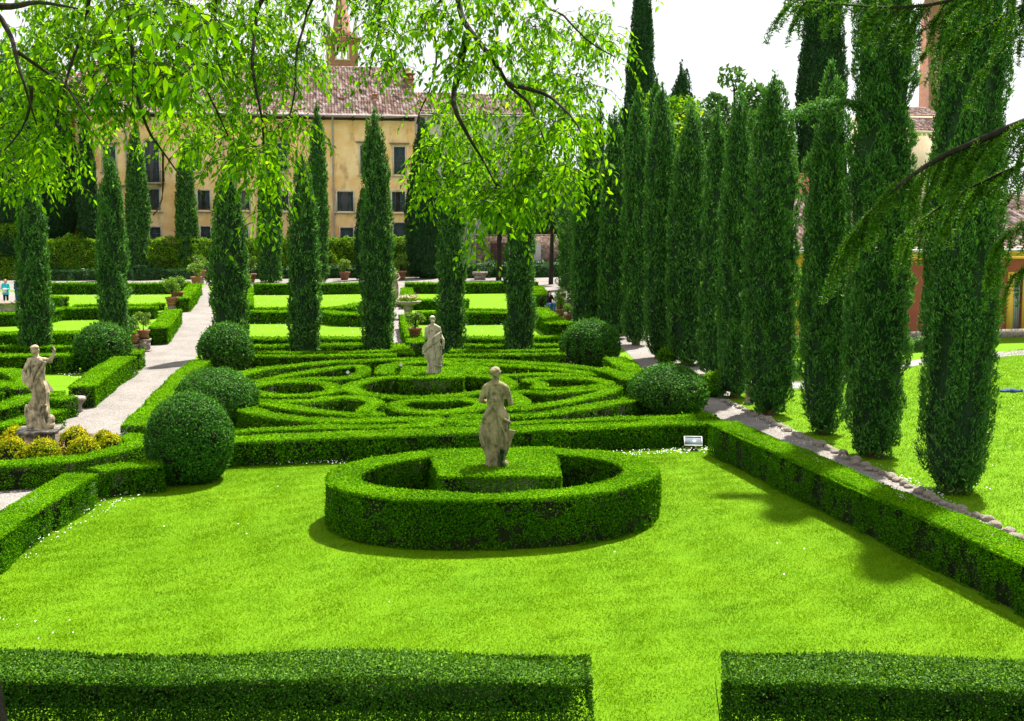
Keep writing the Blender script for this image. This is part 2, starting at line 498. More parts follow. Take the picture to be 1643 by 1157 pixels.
def hedge_block(label, poly, h, group=None, leaf='box', cover=1.0, gaps=0.0, cat='hedge', name='hedge', amp=0.03, clear=0.0):
    """a clipped block given by the outline of its top"""
    p = np.array([P(x, y, h) for x, y in poly])
    p[:, 2] = 0
    a = 0.5 * np.sum(p[:, 0] * np.roll(p[:, 1], -1) - np.roll(p[:, 0], -1) * p[:, 1])
    if a < 0:
        p = p[::-1]
    cen = p.mean(0)
    up = np.array((0, 0, h))
    Q = []
    k = len(p)
    for i in range(k):
        A, B = p[i], p[(i + 1) % k]
        n = max(1, int(np.linalg.norm(B - A) / 0.3))
        for s in range(n):
            a0, b0 = A + (B - A) * s / n, A + (B - A) * (s + 1) / n
            Q.append([a0, b0, b0 + up, a0 + up])
            iv_ = np.cross((0, 0, 1.0), (B - A) / np.linalg.norm(B - A)) * 0.05; dv_ = np.array((0, 0, 0.05))
            for _ in range(2):
                Q.append([a0 + up - dv_, b0 + up - dv_, b0 + up + iv_, a0 + up + iv_])
    for i in range(1, k - 1, 2):     # the top as quads of a fan
        tri = [p[0] + up, p[i] + up, p[i + 1] + up, (p[i + 2] if i + 2 < k else p[0]) + up]
        Q.append(tri)
    Q = np.array(Q)
    L = leafsize(max(6.0, p[:, 1].min()))
    mb = MB()
    nx = np.roll(p, -1, 0) - p; nx = np.stack([-nx[:, 1], nx[:, 0], nx[:, 2]], 1); nx /= np.linalg.norm(nx, axis=1)[:, None]
    ip = p + (nx + np.roll(nx, 1, 0)) * (0.24 if clear else 0.10)
    v = np.concatenate([ip + np.array((0, 0, clear)), ip + np.array((0, 0, h - 0.09))])
    mb.add(v, [(i, (i + 1) % k, k + (i + 1) % k, k + i) for i in range(k)], [(k, k + i, k + i + 1) for i in range(1, k - 1)])
    if clear:
        mb.add(v[:k], None, [(0, i + 1, i) for i in range(1, k - 1)])
    if clear:       # leaves all through the thin old hedge
        e1, e2 = p[1] - p[0], p[3] - p[0]
        cnt = int(np.linalg.norm(e1) * np.linalg.norm(e2) * 9000)
        u, w_ = RNG.uniform(0.0, 1, (cnt, 1)), RNG.uniform(0.02, 0.98, (cnt, 1))
        q = p[0] + e1 * u + e2 * w_; q[:, 2] = h * (1 - RNG.random(cnt) ** 1.3) * 0.97
        leafquads(mb, q, RNG.normal(size=(cnt, 3)), L * 1.1, up=0.2, out=0.5, spread=0.6, wr=0.6, m=1)
    clothe(mb, Q, L, cover, 0.35, gaps, amp, seed=k * 7 + int(h * 100), hz=h, ins=0.1, fresh_lit=1.0, sprout=0.09 if clear else 0.015)
    return tag(mb.build(name, [M['twigs'], M[leaf]], origin=cen), label, cat, group)


def ellip_quads(c, r, nu=28, nv=14, lo=-0.35 * math.pi, f=None):
    th = np.linspace(0, 2 * math.pi, nu + 1)
    ph = np.linspace(lo, math.pi / 2 - 0.02, nv + 1)
    T, Ph = np.meshgrid(th, ph)
    g = np.stack([np.cos(Ph) * np.cos(T) * r[0], np.cos(Ph) * np.sin(T) * r[1], np.sin(Ph) * r[2]], -1) + np.asarray(c)
    return np.stack([g[:-1, :-1], g[:-1, 1:], g[1:, 1:], g[1:, :-1]], 2).reshape(-1, 4, 3)


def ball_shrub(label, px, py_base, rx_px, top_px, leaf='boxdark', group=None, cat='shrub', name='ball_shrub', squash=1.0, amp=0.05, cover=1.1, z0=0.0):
    """a shrub clipped to a ball: foot and silhouette as seen"""
    b = P(px, py_base, z0)
    s = F / b[1]
    rx = rx_px / s
    top = D(px, top_px, b[1])[2]
    b = b + np.array((0, rx * 0.55 * squash, 0))
    top += 0.0
    H = top - z0
    rz = H * 0.56
    c = np.array((b[0], b[1], z0 + H - rz))
    Q = ellip_quads(c, (rx, rx * squash, rz))
    L = leafsize(b[1]) * 1.15
    mb = MB()
    mb.add(ellip_quads(c, (rx * 0.9 - 0.04, rx * squash * 0.9 - 0.04, rz * 0.9 - 0.04)).reshape(-1, 3), np.arange(28 * 14 * 4).reshape(-1, 4))
    mb.lathe([(rx * 0.5, 0), (rx * 0.5, c[2] - z0)], (b[0], b[1], z0), 12)
    clothe(mb, Q, L, cover, 0.25, 0, amp, seed=int(px), sprout=0.05, fresh_lit=0.55 if leaf == 'gold' else 0.35)
    org = np.array((b[0], b[1], z0))
    return tag(mb.build(name, [M['twigs'], M[leaf]], origin=org), label, cat, group)


# ------------------------------------------------------------------ trees
def cypress(label, px, py, top, half, group, prof='column', leaf='cyp', dens=1.0, lean=0.0, foot=0.12, Y=None, zb=0.0, name='cypress_tree', seed=0, maxL=0.2):
    """foot pixel, top pixel row, half width in pixels"""
    b = P(px, py, zb) if Y is None else np.array((D(px, py, Y)[0], Y, zb))
    s = F / b[1]
    r = half / s
    H = D(px, top, b[1])[2] - zb
    b = b + np.array((0, r * 0.8, 0)) if Y is None else b
    r *= 0.94
    root = empty(name, b, label, 'tree', group)
    nz = 60
    t = np.linspace(0, 1, nz)
    if prof == 'column':       # full from the ground, a long point
        rr = np.interp(t, [0, 0.015, 0.06, 0.35, 0.55, 0.75, 0.88, 0.96, 1], [0.62, 0.8, 0.93, 1.0, 0.97, 0.78, 0.5, 0.22, 0.02])
    elif prof == 'slim':
        rr = np.interp(t, [0, 0.02, 0.1, 0.4, 0.6, 0.8, 0.92, 1], [0.75, 0.88, 0.95, 1.0, 0.9, 0.62, 0.33, 0.02])
    elif prof == 'tall':       # rounded off just above the ground, a little bare trunk
        rr = np.interp(t, [0, 0.02, 0.05, 0.12, 0.45, 0.7, 0.85, 0.95, 1], [0.45, 0.68, 0.82, 0.94, 1.0, 0.90, 0.66, 0.34, 0.04])
    else:                      # 'cone': broad and loose
        rr = np.interp(t, [0, 0.05, 0.2, 0.45, 0.7, 0.88, 1], [0.55, 0.85, 1.0, 0.93, 0.66, 0.35, 0.03])
    z = foot + t * (H - foot)
    nu = 30
    th = np.linspace(0, 2 * math.pi, nu + 1)
    T, Z = np.meshgrid(th, z)
    RRR = np.repeat((rr * r)[:, None], nu + 1, 1)
    lx = lean * (Z / H) ** 2 * H
    g = np.stack([RRR * np.cos(T) + lx, RRR * np.sin(T), Z], -1)
    Q = np.stack([g[:-1, :-1], g[:-1, 1:], g[1:, 1:], g[1:, :-1]], 2).reshape(-1, 4, 3)
    L = min(maxL, max(0.055, 0.0023 * b[1] + 0.016))
    p, n = sample_quads(Q, dens * 4.2 / (L * L) / 0.55)
    ps = p * np.array((1, 1, 0.38))
    sd = seed + int(abs(px) * 3)
    plume = wob(ps, 5.5 / max(0.7, r), sd) * 0.10 * r + wob(ps, 11 / max(0.7, r), sd + 1) * 0.055 * r
    c1, c2 = wob(p * np.array((1, 1, 0.6)), 15, sd + 2), wob(p * np.array((1, 1, 0.7)), 31, sd + 3)
    clump = c1 * 0.08 + c2 * 0.04
    off = plume + clump
    n2 = n.copy()
    keep = RNG.random(len(p)) < np.clip(0.85 + 0.7 * c1 + 0.45 * c2 + 3 * plume / max(r, 0.4), 0.22, 1)     # tufts, and dark gaps between them
    p = p + n * (off + RNG.normal(size=len(p)) * 0.03 - 0.02)[:, None]
    p, n, n2 = p[keep], n[keep], n2[keep]
    mb = MB()
    leafquads(mb, p, n2, L * 1.45, up=1.15, out=0.5, spread=0.36, wr=0.27, m=1, face=0.35)
    k = RNG.random(len(p)) < 0.02        # loose sprays standing out
    leafquads(mb, p[k] + n[k] * L * 0.5, n[k], L * 1.9, up=0.9, out=0.75, spread=0.25, wr=0.22, m=1, bias=0.12)
    rg = np.random.default_rng(sd + 9)
    for k in range(0 if half < 19 else 9 if prof == 'tall' else 6):      # side leaders that end in tips of their own
        t0 = rg.uniform(0.55, 0.9) if k < 6 else rg.uniform(0.2, 0.55)
        th0 = rg.uniform(0, 6.283)
        rb0 = np.interp(t0, t, rr) * r
        hh = H * rg.uniform(0.07, 0.14); pr = r * rg.uniform(0.2, 0.34)
        cnt = int(dens * 5 * math.pi * pr * hh / (L * L))
        u = RNG.random(cnt) ** 0.8; ph = RNG.random(cnt) * 6.283
        rad = pr * (1 - u) ** 0.7 * RNG.uniform(0.75, 1.1, cnt)
        cx0 = (rb0 - pr * 0.35) * math.cos(th0) + lean * (t0 * t0) * H; cy0 = (rb0 - pr * 0.35) * math.sin(th0)
        nn = np.stack([np.cos(ph), np.sin(ph), np.zeros(cnt)], 1)
        pp = np.stack([cx0 + u * math.cos(th0) * pr * 0.2, cy0 + u * math.sin(th0) * pr * 0.2, foot + t0 * (H - foot) - hh * 0.3 + u * hh], 1) + nn * rad[:, None]
        leafquads(mb, pp, nn, L, up=0.9, out=0.45, spread=0.4, wr=0.4, m=1, face=0.35, bias=0.05)
    cg = np.stack([RRR * np.cos(T), RRR * np.sin(T), Z], -1).reshape(-1, 3)
    co_ = wob(cg * np.array((1, 1, 0.38)), 5.5 / max(0.7, r), sd) * 0.10 * r
    f = np.clip(1 + (co_ - 0.075 - 0.04 * r) / np.maximum(RRR.ravel(), 0.06), 0.15, 1.1)
    cg = np.stack([cg[:, 0] * f + lx.ravel(), cg[:, 1] * f, cg[:, 2]], 1)
    cg[:nu + 1, 2] += 0.1
    cg[-(nu + 1):, 2] -= 0.25
    i, j = np.meshgrid(np.arange(nz - 1), np.arange(nu), indexing='ij')
    a = (i * (nu + 1) + j).ravel()
    mb.add(cg, np.stack([a, a + 1, a + nu + 2, a + nu + 1], 1), m=0)
    mb.build('crown', [M['cyptwigs'], M[leaf]], root)
    tr = MB()
    tr.tube([(0, 0, -0.05), (0.02, 0, foot + 0.2), (0, 0, H * 0.4)], [r * 0.34, r * 0.26, r * 0.12], 10)
    tr.build('trunk', M['barkbrown'], root)
    return root


def blob_cloud(mb, c, r, count, L, up=0.1, m=0, hollow=0.55, wr=0.5, droop=0.0):
    d = RNG.normal(size=(count, 3)); d /= np.linalg.norm(d, axis=1)[:, None]
    rad = RNG.uniform(hollow, 1.0, count) ** 0.6
    p = np.asarray(c) + d * rad[:, None] * np.asarray(r)
    leafquads(mb, p, d, L, up=up - droop, out=0.4, spread=0.7, wr=wr, m=m)


def broadleaf(label, px, Y, top, half, group, leaf='broad', bottom=None, name='broadleaf_tree', n=16, L=0.4, dens=1.0, seed=1):
    b = np.array((D(px, 400, Y)[0], Y, 0.0))
    H = D(px, top, Y)[2]
    r = half / (F / Y)
    lo = D(px, bottom, Y)[2] if bottom else H * 0.35
    root = empty(name, b, label, 'tree', group)
    rg = np.random.default_rng(seed + abs(int(px)))
    mb, tr = MB(), MB()
    mid = (H + lo) / 2
    tr.tube([(0, 0, -0.1), (0.1, 0, lo), (0, 0.1, mid)], [r * 0.07 + 0.04, r * 0.05 + 0.03, 0.05], 9)
    for k in range(n):
        d = rg.normal(size=3); d /= np.linalg.norm(d)
        c = np.array((d[0] * r * 0.68, d[1] * r * 0.68, mid + d[2] * (H - lo) * 0.36))
        rad = r * rg.uniform(0.28, 0.46)
        blob_cloud(mb, c, (rad, rad, rad * 0.8), int(dens * 14 * rad * rad / (L * L)), L, 0.1, hollow=0.3)
        tr.tube([(0, 0, lo + (mid - lo) * rg.random()), c * np.array((0.5, 0.5, 1)) - np.array((0, 0, rad * 0.5)), c], [r * 0.05 + 0.02, 0.05, 0.02], 6)
    mb.build('crown', [M[leaf]], root)
    tr.build('trunk', M['bark'], root)
    return root
# ------------------------------------------------------------------ light, sky
w = bpy.data.worlds.new('World'); S.world = w; w.use_nodes = True
nt = w.node_tree
bg = nt.nodes['Background']
sky = N(nt, 'ShaderNodeTexSky', sky_type='NISHITA', sun_disc=False)
SUN = Vector((0.27, 0.42, 0.95)).normalized()
sky.sun_elevation = math.asin(SUN.z)
sky.sun_rotation = math.atan2(SUN.x, SUN.y)
tc = N(nt, 'ShaderNodeTexCoord')
cl = noise(nt, 2.2, 6, 0.6, co=tc.outputs['Generated'], stretch=(1, 1, 2.5))
cf = ramp(nt, cl, [(0.22, (0.55, 0.55, 0.55)), (0.5, (1, 1, 1))])
cloudc = ramp(nt, cl, [(0.3, (3.9, 3.95, 4.05)), (0.7, (4.5, 4.5, 4.52))])
skc = mix(nt, cf, sky.outputs[0], cloudc)
nt.links.new(skc, bg.inputs['Color'])
bg.inputs['Strength'].default_value = 0.1
sl = bpy.data.lights.new('sun', 'SUN'); so = bpy.data.objects.new('sun', sl); COL.objects.link(so)
sl.energy = 5.0; sl.angle = R(1.6); sl.color = (1.0, 0.95, 0.86)
so.rotation_euler = SUN.to_track_quat('Z', 'Y').to_euler()
so.location = (30, 20, 60)
S.view_settings.view_transform = 'Standard'
S.view_settings.look = 'None'
S.view_settings.exposure = 1.5
S.cycles.max_bounces = 8
S.cycles.diffuse_bounces = 3
S.cycles.transmission_bounces = 4
S.cycles.use_denoising = True


# ------------------------------------------------------------------ ground
def sheet(name, pts, z, m, kind='structure', world=False):
    mb = MB()
    p = np.array(pts if world else [P(x, y, 0) for x, y in pts], float)
    a = 0.5 * np.sum(p[:, 0] * np.roll(p[:, 1], -1) - np.roll(p[:, 0], -1) * p[:, 1])
    if a < 0:
        p = p[::-1]
    me = bpy.data.meshes.new(name)
    p[:, 2] = z
    me.from_pydata([tuple(k) for k in p], [], [list(range(len(p)))])
    me.materials.append(m)
    o = bpy.data.objects.new(name, me); COL.objects.link(o)
    return tag(o, kind=kind)


sheet('ground', [(-700, -60, 0), (700, -60, 0), (700, 900, 0), (-700, 900, 0)], 0.0, M['lawn'], world=True)
sheet('garden_soil', [(240, 745), (1140, 715), (1040, 600), (985, 566), (330, 572), (205, 700)], 0.004, M['soil'])
sheet('flower_bed_soil', [(-60, 765), (120, 760), (225, 730), (205, 698), (-60, 690)], 0.012, M['soil'])
sheet('left_lawn_soil', [(-300, 690), (-300, 590), (60, 590), (96, 640), (20, 690)], 0.004, M['soil'])
sheet('gravel_path', [(-900, 1200), (-150, 975), (0, 880), (128, 798), (235, 772), (252, 745), (212, 700), (300, 592), (312, 577), (345, 520), (335, 458),
                      (600, 462), (626, 462), (630, 500), (628, 545), (655, 580), (676, 580), (653, 550), (648, 500), (645, 460),
                      (860, 462), (880, 490), (925, 520), (1000, 560), (1040, 600), (1145, 668), (1300, 745), (1643, 925), (2000, 1120), (2000, 1040), (1643, 864), (1400, 748), (1165, 640),
                      (1180, 625), (1110, 572), (1040, 520), (960, 470), (1000, 440), (-900, 442), (-900, 466), (300, 466), (330, 455), (316, 474), (250, 530), (222, 585), (160, 620),
                      (112, 662), (40, 700), (-900, 712)], 0.008, M['gravel'])
sheet('gravel_court', [(-400, 469), (22, 469), (44, 498), (-400, 500)], 0.008, M['gravel'])
sheet('paved_walk', [(1200, 622), (1290, 624), (1490, 583), (1800, 556), (1800, 549), (1490, 574), (1290, 612), (1200, 612)], 0.010, M['paving'])

# ------------------------------------------------------------------ hedges
BX = 'clipped box hedges of the parterre'
FG = 'low hedges in the foreground'
hedge_block('long dark clipped hedge along the bottom of the photo, left of the gap', [(-260, 1043), (948, 1047), (952, 1092), (-290, 1088)], 0.82, FG, gaps=0.75, leaf='boxshaded', cover=1.1, amp=0.085, clear=0.38)
hedge_block('dark clipped hedge in the bottom right corner, right of the gap', [(1157, 1043), (1900, 1072), (1920, 1118), (1160, 1090)], 0.82, FG, gaps=0.6, leaf='boxshaded', cover=1.1, amp=0.085, clear=0.38)
# the oval ring round the nearest statue and the block inside it
ring = [(789 + 240 * math.cos(a), 759 + 37 * math.sin(a) - 10 * math.cos(a) * 0.55) for a in np.linspace(0, 2 * math.pi, 20, endpoint=False)]
hedge('oval ring hedge standing free on the front lawn around a statue', ring, lambda t: 0.40 + 0.24 * abs(math.cos(2 * math.pi * t)), 0.86, True, BX, gaps=0.35, cover=1.15)
hedge_block('square box block inside the oval ring, carrying the nearest statue', [(705, 763), (902, 763), (887, 716), (684, 719)], 0.92, BX, gaps=0.1)
# hedges that bound the front lawn
hedge('long straight hedge with a brownish side between front lawn and right gravel path', [(1160, 676), (1400, 779), (1700, 908), (2000, 1040)], 0.72, 0.76, False, BX, gaps=0.3, cover=1.1, sharp=True)
hedge('straight hedge with a dark front face, right behind the front lawn', [(362, 704), (560, 696), (740, 690), (880, 684.5), (1080, 676), (1162, 673)], 0.72, 0.57, False, BX, gaps=0.25)
hedge('short dark hedge on the lawn edge left of the big foreground ball shrub', [(154, 753), (200, 745), (262, 741)], 0.6, 0.56, False, BX, gaps=0.35)
hedge('lit hedge stepping down along the left lawn edge to the photo border', [(131, 760), (92, 783), (40, 812), (-10, 845), (-120, 920)], 0.62, 0.58, False, BX, gaps=0.2)
# second line, with the entrance to the maze
hedge('thin straight maze hedge second from the front lawn, left of the entrance', [(362, 691), (460, 687), (560, 684), (640, 682.5), (705, 681)], 0.42, 0.57, False, BX)
hedge('thin straight maze hedge second from the front lawn, right of the entrance', [(733, 680), (820, 678), (920, 673.5), (1030, 669), (1145, 664)], 0.42, 0.57, False, BX)
hedge('small box stub left of the maze entrance, joining two hedges', [(676, 668), (700, 680)], 1.0, 0.565, False, BX)
hedge('small box stub right of the maze entrance, joining two hedges', [(752, 664), (745, 680)], 0.9, 0.565, False, BX)
hedge('outer curved maze hedge at the front left, behind the paired ball shrubs', [(395, 655), (415, 661), (445, 667), (480, 671), (520, 673), (580, 673.5), (640, 672), (682, 670)], 0.55, 0.57, False, BX)
hedge('outer curved maze hedge at the front right, running to the oval ball shrub', [(748, 668), (790, 667), (820, 665.5), (870, 662), (920, 656.5), (960, 650), (1000, 641), (1030, 630)], 0.55, 0.57, False, BX)
hedge('outer curved maze hedge along the back, from left ball shrub to right', [(392, 622), (372, 612), (376, 603), (400, 596), (430, 590.5), (470, 586), (510, 582), (560, 578.5), (620, 576), (700, 575), (780, 577), (850, 581.5), (910, 586.5), (955, 592), (990, 600), (1012, 608)], 0.6, 0.56, False, BX)
SC = 'scroll hedges of the round maze'
hedge('scroll of the round maze at the back left, with a white spotlight', [(402, 612), (440, 605), (480, 598), (525, 591), (570, 586), (583, 590), (578, 599), (550, 606), (500, 606.5), (450, 608.5)], 0.46, 0.56, True, SC)
hedge('oval scroll hedge of the maze at its left end', [(396, 622), (425, 615), (470, 611.5), (515, 612.5), (532, 617), (535, 626), (500, 632), (455, 633.5), (415, 630)], 0.5, 0.56, True, SC)
hedge('scroll of the round maze at the front left with a bare brown spot', [(402, 640), (450, 643.5), (500, 643), (548, 636), (590, 640), (603, 645), (585, 656), (606, 664), (540, 661), (480, 655), (425, 646)], 0.46, 0.56, True, SC)
hedge('scroll of the round maze right behind the front entrance', [(634, 647), (660, 641), (700, 641.5), (745, 639.5), (776, 646), (765, 655), (720, 660), (675, 659.5), (645, 655)], 0.5, 0.56, True, SC)
hedge('scroll of the round maze at the front right, beside the nearest statue', [(822, 630), (848, 627), (885, 629), (935, 625), (985, 620), (965, 631), (910, 643), (860, 651), (826, 655), (838, 643)], 0.46, 0.56, True, SC)
hedge('scroll of the round maze at its right end', [(846, 609), (870, 606.5), (905, 605.5), (945, 607), (975, 613), (960, 618), (910, 622), (865, 621), (868, 614)], 0.46, 0.56, True, SC)
hedge('scroll of the round maze at the back right below the right ball shrub', [(748, 583), (775, 582), (805, 585), (850, 586.5), (895, 591), (945, 600), (910, 600), (850, 600), (795, 602), (762, 597), (778, 590)], 0.5, 0.56, True, SC)
hedge('innermost ring hedge around the central statue block of the maze', [(690 + 128 * math.cos(a), 618 + 17.5 * math.sin(a) - 3 * math.cos(a)) for a in np.linspace(0, 2 * math.pi, 18, endpoint=False)], 0.5, 0.56, True, SC)
hedge('short curved hedge behind the central statue of the maze', [(616, 598), (622, 588), (650, 581.5), (690, 579.5), (725, 582), (745, 589), (744, 598)], 0.62, 0.56, False, SC)
hedge_block('tall square box block in the maze centre carrying the middle statue', [(640, 606.5), (745, 604), (742, 586), (646, 587)], 0.68, BX)
# back of the maze
hedge('first straight hedge behind the maze, left half', [(402, 569.5), (480, 570), (560, 569), (636, 568)], 0.5, 0.62, False, BX)
hedge('second straight hedge behind the maze, left half, nearest the cypress feet', [(402, 564), (480, 564.5), (560, 563.5), (655, 561)], 0.45, 0.57, False, BX)
hedge('first straight hedge behind the maze, right half', [(712, 569), (800, 568), (905, 566)], 0.5, 0.6, False, BX)
hedge('second straight hedge behind the maze, right half, nearest the cypress feet', [(722, 562.5), (800, 562), (905, 560)], 0.45, 0.57, False, BX)
hedge('low hedge between cypress feet, left of the middle path', [(398, 554), (500, 553.5), (600, 552), (655, 551)], 0.6, 0.5, False, BX)
hedge('low hedge between cypress feet, right of the middle path', [(742, 553), (830, 552.5), (905, 551.5)], 0.6, 0.5, False, BX)
hedge('low hedge in front of the middle left lawn', [(396, 541.5), (480, 541.5), (580, 540.5), (622, 540)], 0.8, 0.5, False, BX)
hedge('low hedge in front of the middle right lawn', [(672, 541), (760, 541), (830, 540.5), (908, 539.5)], 0.8, 0.5, False, BX)
hedge('jagged hedge between two lawns, left of the middle path', [(396, 498.5), (470, 498.5), (523, 498.5), (545, 502), (585, 503), (618, 500)], 0.9, 0.65, False, BX, sharp=True)
hedge('thin low hedge line just behind the jagged left hedge', [(408, 493.5), (470, 493.5), (535, 493)], 0.5, 0.42, False, BX)
hedge('short stepped hedge piece at the far left lawn beside the far fountain', [(534, 494), (556, 491), (582, 486), (620, 484)], 0.8, 0.6, False, BX, sharp=True)
hedge('straight hedge between two lawns, right of the middle path', [(672, 500), (745, 500), (830, 499.5), (872, 499)], 0.9, 0.65, False, BX)
hedge('thin low hedge line just behind the straight right hedge', [(744, 496), (800, 496), (860, 495.5)], 0.5, 0.42, False, BX)
hedge('short hedge beside the far fountain, right of the middle path', [(661, 481), (700, 480.5), (752, 480)], 0.9, 0.6, False, BX)
hedge('farthest hedge on the left half, dark front behind the far lawn', [(408, 455), (470, 455), (560, 454), (626, 453)], 1.0, 0.8, False, BX)
hedge('farthest hedge on the right half, behind the far right lawn', [(650, 453.5), (740, 453.5), (800, 453), (862, 452.5)], 1.0, 0.8, False, BX)
hedge('hedge at the middle path edge, left side of the far right lawns', [(652, 462), (656, 478)], 0.8, 0.7, False, BX)
hedge('hedge along the right edge of the middle path behind a lemon pot', [(652, 505), (658, 522), (667, 548)], 0.7, 0.7, False, BX)
hedge('hedge along the left side of the middle path, near the maze back', [(640, 551), (650, 566)], 0.7, 0.56, False, BX)
# right path
hedge('lit hedge along the right gravel path, from the seated person forwards', [(864, 494), (882, 506), (896, 516)], 0.9, 0.78, False, BX, sharp=True)
hedge('short dark hedge end facing the camera above the right ball shrub', [(874, 517), (900, 516.5), (922, 516)], 0.8, 0.78, False, BX)
hedge('far hedge along the right gravel path behind the seated person', [(859, 459), (868, 472)], 1.0, 0.8, False, BX)
hedge('hedge between right gravel path and maze, below the right ball shrub', [(986, 573), (1006, 587), (1035, 603), (1052, 614)], 0.75, 0.62, False, BX, sharp=True)
hedge('small curved hedge by the maze entrance beside the oval ball shrub', [(958, 590), (990, 598), (1016, 607), (1036, 602)], 0.6, 0.62, False, BX)
hedge('small hedge stub at the left shoulder of the oval ball shrub', [(1017, 612), (1030, 613)], 0.6, 0.56, False, BX)
# left path
hedge('hedge along the right side of the left path, running down behind the ball shrubs', [(322, 578), (290, 604), (258, 640), (230, 668), (222, 682)], 0.7, 0.62, False, BX)
hedge('far hedge bordering the right side of the left gravel path', [(394, 460), (392, 490)], 0.9, 0.75, False, BX)
hedge('sunlit hedge along the left path above the carved stone stump', [(131, 619), (147, 607), (172, 588), (202, 571)], 0.75, 0.66, False, BX, cover=1.15)
hedge('short sunlit hedge below the pair of lemon pots by left path', [(209, 566), (217, 560)], 0.7, 0.66, False, BX, sharp=True)
hedge('sunlit hedge along the left path between two groups of lemon pots', [(254, 525), (266, 512), (279, 496)], 0.8, 0.78, False, BX, sharp=True)
hedge('farthest sunlit hedge along the left gravel path', [(292, 478), (303, 468), (313, 455)], 0.85, 0.85, False, BX, sharp=True)
# left compartments
hedge('farthest hedge on the far left lawn', [(72, 454), (160, 454), (230, 454), (305, 453)], 1.0, 0.82, False, BX)
hedge('low hedge island in the far left lawn', [(118, 489), (160, 488), (232, 488), (262, 486)], 0.6, 0.42, False, BX)
hedge('hedge between two far left lawns with a bend in it', [(-120, 503), (20, 502), (62, 500), (96, 493.5), (160, 492.5), (252, 492)], 0.9, 0.66, False, BX, sharp=True)
hedge('short hedge behind the leftmost cypress, beside the stone basin', [(66, 474), (100, 476)], 1.0, 0.7, False, BX)
hedge('hedge in front of the left lawn behind the left ball shrub', [(-120, 534), (20, 533.5), (110, 533), (240, 532)], 0.9, 0.6, False, BX)
hedge('thin low hedge at the feet of the leftmost cypress', [(-120, 556), (20, 555), (120, 554)], 0.55, 0.5, False, BX)
hedge('straight dark hedge left of the left ball shrub', [(-120, 570), (20, 569), (122, 568)], 0.7, 0.66, False, BX)
hedge('curved hedge behind the left statue, near a patch of bare soil', [(-120, 590), (0, 593.5), (30, 598), (48, 610), (40, 622)], 0.8, 0.6, False, BX)
hedge('rounded hedge end at the left border behind the left statue', [(-90, 606), (0, 612), (16, 620)], 0.6, 0.56, False, BX)
hedge('lower rounded hedge end at the left border behind the left statue', [(-90, 626), (-4, 630)], 0.6, 0.56, False, BX)
hedge('curved hedge passing behind the knees of the left statue', [(-90, 662), (0, 650), (35, 639), (60, 632), (105, 629)], 0.66, 0.56, False, BX)
hedge('small hedge stub with dark end between left statue and stone stump', [(84, 637), (113, 639)], 0.62, 0.56, False, BX)
hedge('low hedge running from the left border towards the statue pedestal', [(-90, 690), (0, 681), (44, 670), (90, 655)], 0.6, 0.52, False, BX)
hedge('round hedge enclosing the golden shrubs and the left statue', [(-130, 744), (0, 743), (90, 737), (150, 729), (200, 718), (223, 708), (214, 700), (196, 698)], 0.55, 0.52, False, BX, gaps=0.3)

# ------------------------------------------------------------------ ball shrubs
BS = 'clipped ball shrubs at the parterre corners'
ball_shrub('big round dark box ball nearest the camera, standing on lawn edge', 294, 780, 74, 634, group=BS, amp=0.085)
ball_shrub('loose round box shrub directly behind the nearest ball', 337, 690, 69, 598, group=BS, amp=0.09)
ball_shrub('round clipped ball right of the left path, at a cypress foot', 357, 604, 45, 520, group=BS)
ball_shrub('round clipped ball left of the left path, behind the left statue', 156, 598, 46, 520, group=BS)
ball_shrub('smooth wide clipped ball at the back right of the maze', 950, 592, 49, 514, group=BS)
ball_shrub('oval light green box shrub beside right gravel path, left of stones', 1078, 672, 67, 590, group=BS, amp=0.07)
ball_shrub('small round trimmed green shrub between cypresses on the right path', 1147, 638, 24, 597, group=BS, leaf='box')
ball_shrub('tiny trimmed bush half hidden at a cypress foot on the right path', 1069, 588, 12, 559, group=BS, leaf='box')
GS = 'golden yellow shrubs in the round bed'
for px, py, rx, top, lab in ((20, 728, 24, 686, 'golden shrub at the left border, farther back in the round bed'), (14, 764, 27, 703, 'golden shrub at the left border, nearer the round hedge'),
                             (64, 768, 31, 705, 'wide golden shrub right below the left statue pedestal'), (118, 732, 22, 687, 'golden shrub right of the statue pedestal, back row'),
                             (131, 760, 25, 702, 'bushy golden shrub in the round bed, middle of the right trio'), (163, 726, 16, 690, 'small golden shrub half hidden at the back of the right trio'),
                             (175, 746, 21, 697, 'golden shrub nearest the round hedge end at the right'), (44, 726, 10, 697, 'small yellow green shrub touching the pedestal on its left')):
    ball_shrub(lab, px, py, rx, top, leaf='gold', group=GS, name='golden_shrub', amp=0.05)
# ------------------------------------------------------------------ cypresses
NR = 'clipped cypresses in front of the far parterre'
cypress('leftmost near cypress, its tip lost in hanging leaves, behind the left statue', 49, 576, 245, 25, NR, 'slim')
cypress('cypress with a clear light tip behind the left ball shrub', 178, 575, 232, 25, NR, 'slim')
cypress('thick cypress at the bend of the left path above a round ball', 364, 577, 262, 31, NR, 'slim')
cypress('cypress between left path and yellow house downpipe, second left of middle path', 486, 578, 236, 25, NR, 'slim')
cypress('tallest pointed cypress in front of the yellow house, left of the middle path', 605, 577, 168, 26, NR, 'column', lean=-0.008)
cypress('cypress right of the middle path behind the middle statue', 723, 577, 205, 23, NR, 'slim')
cypress('cypress left of the right ball shrub, upper half behind hanging leaves', 834, 577, 225, 24, NR, 'slim')
FR = 'far cypresses along the house'
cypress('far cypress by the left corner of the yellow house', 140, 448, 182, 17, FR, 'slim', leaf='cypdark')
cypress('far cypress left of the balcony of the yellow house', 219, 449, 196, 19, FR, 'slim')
cypress('far cypress right of the balcony, beside the left path end', 297, 447, 230, 18, FR, 'slim')
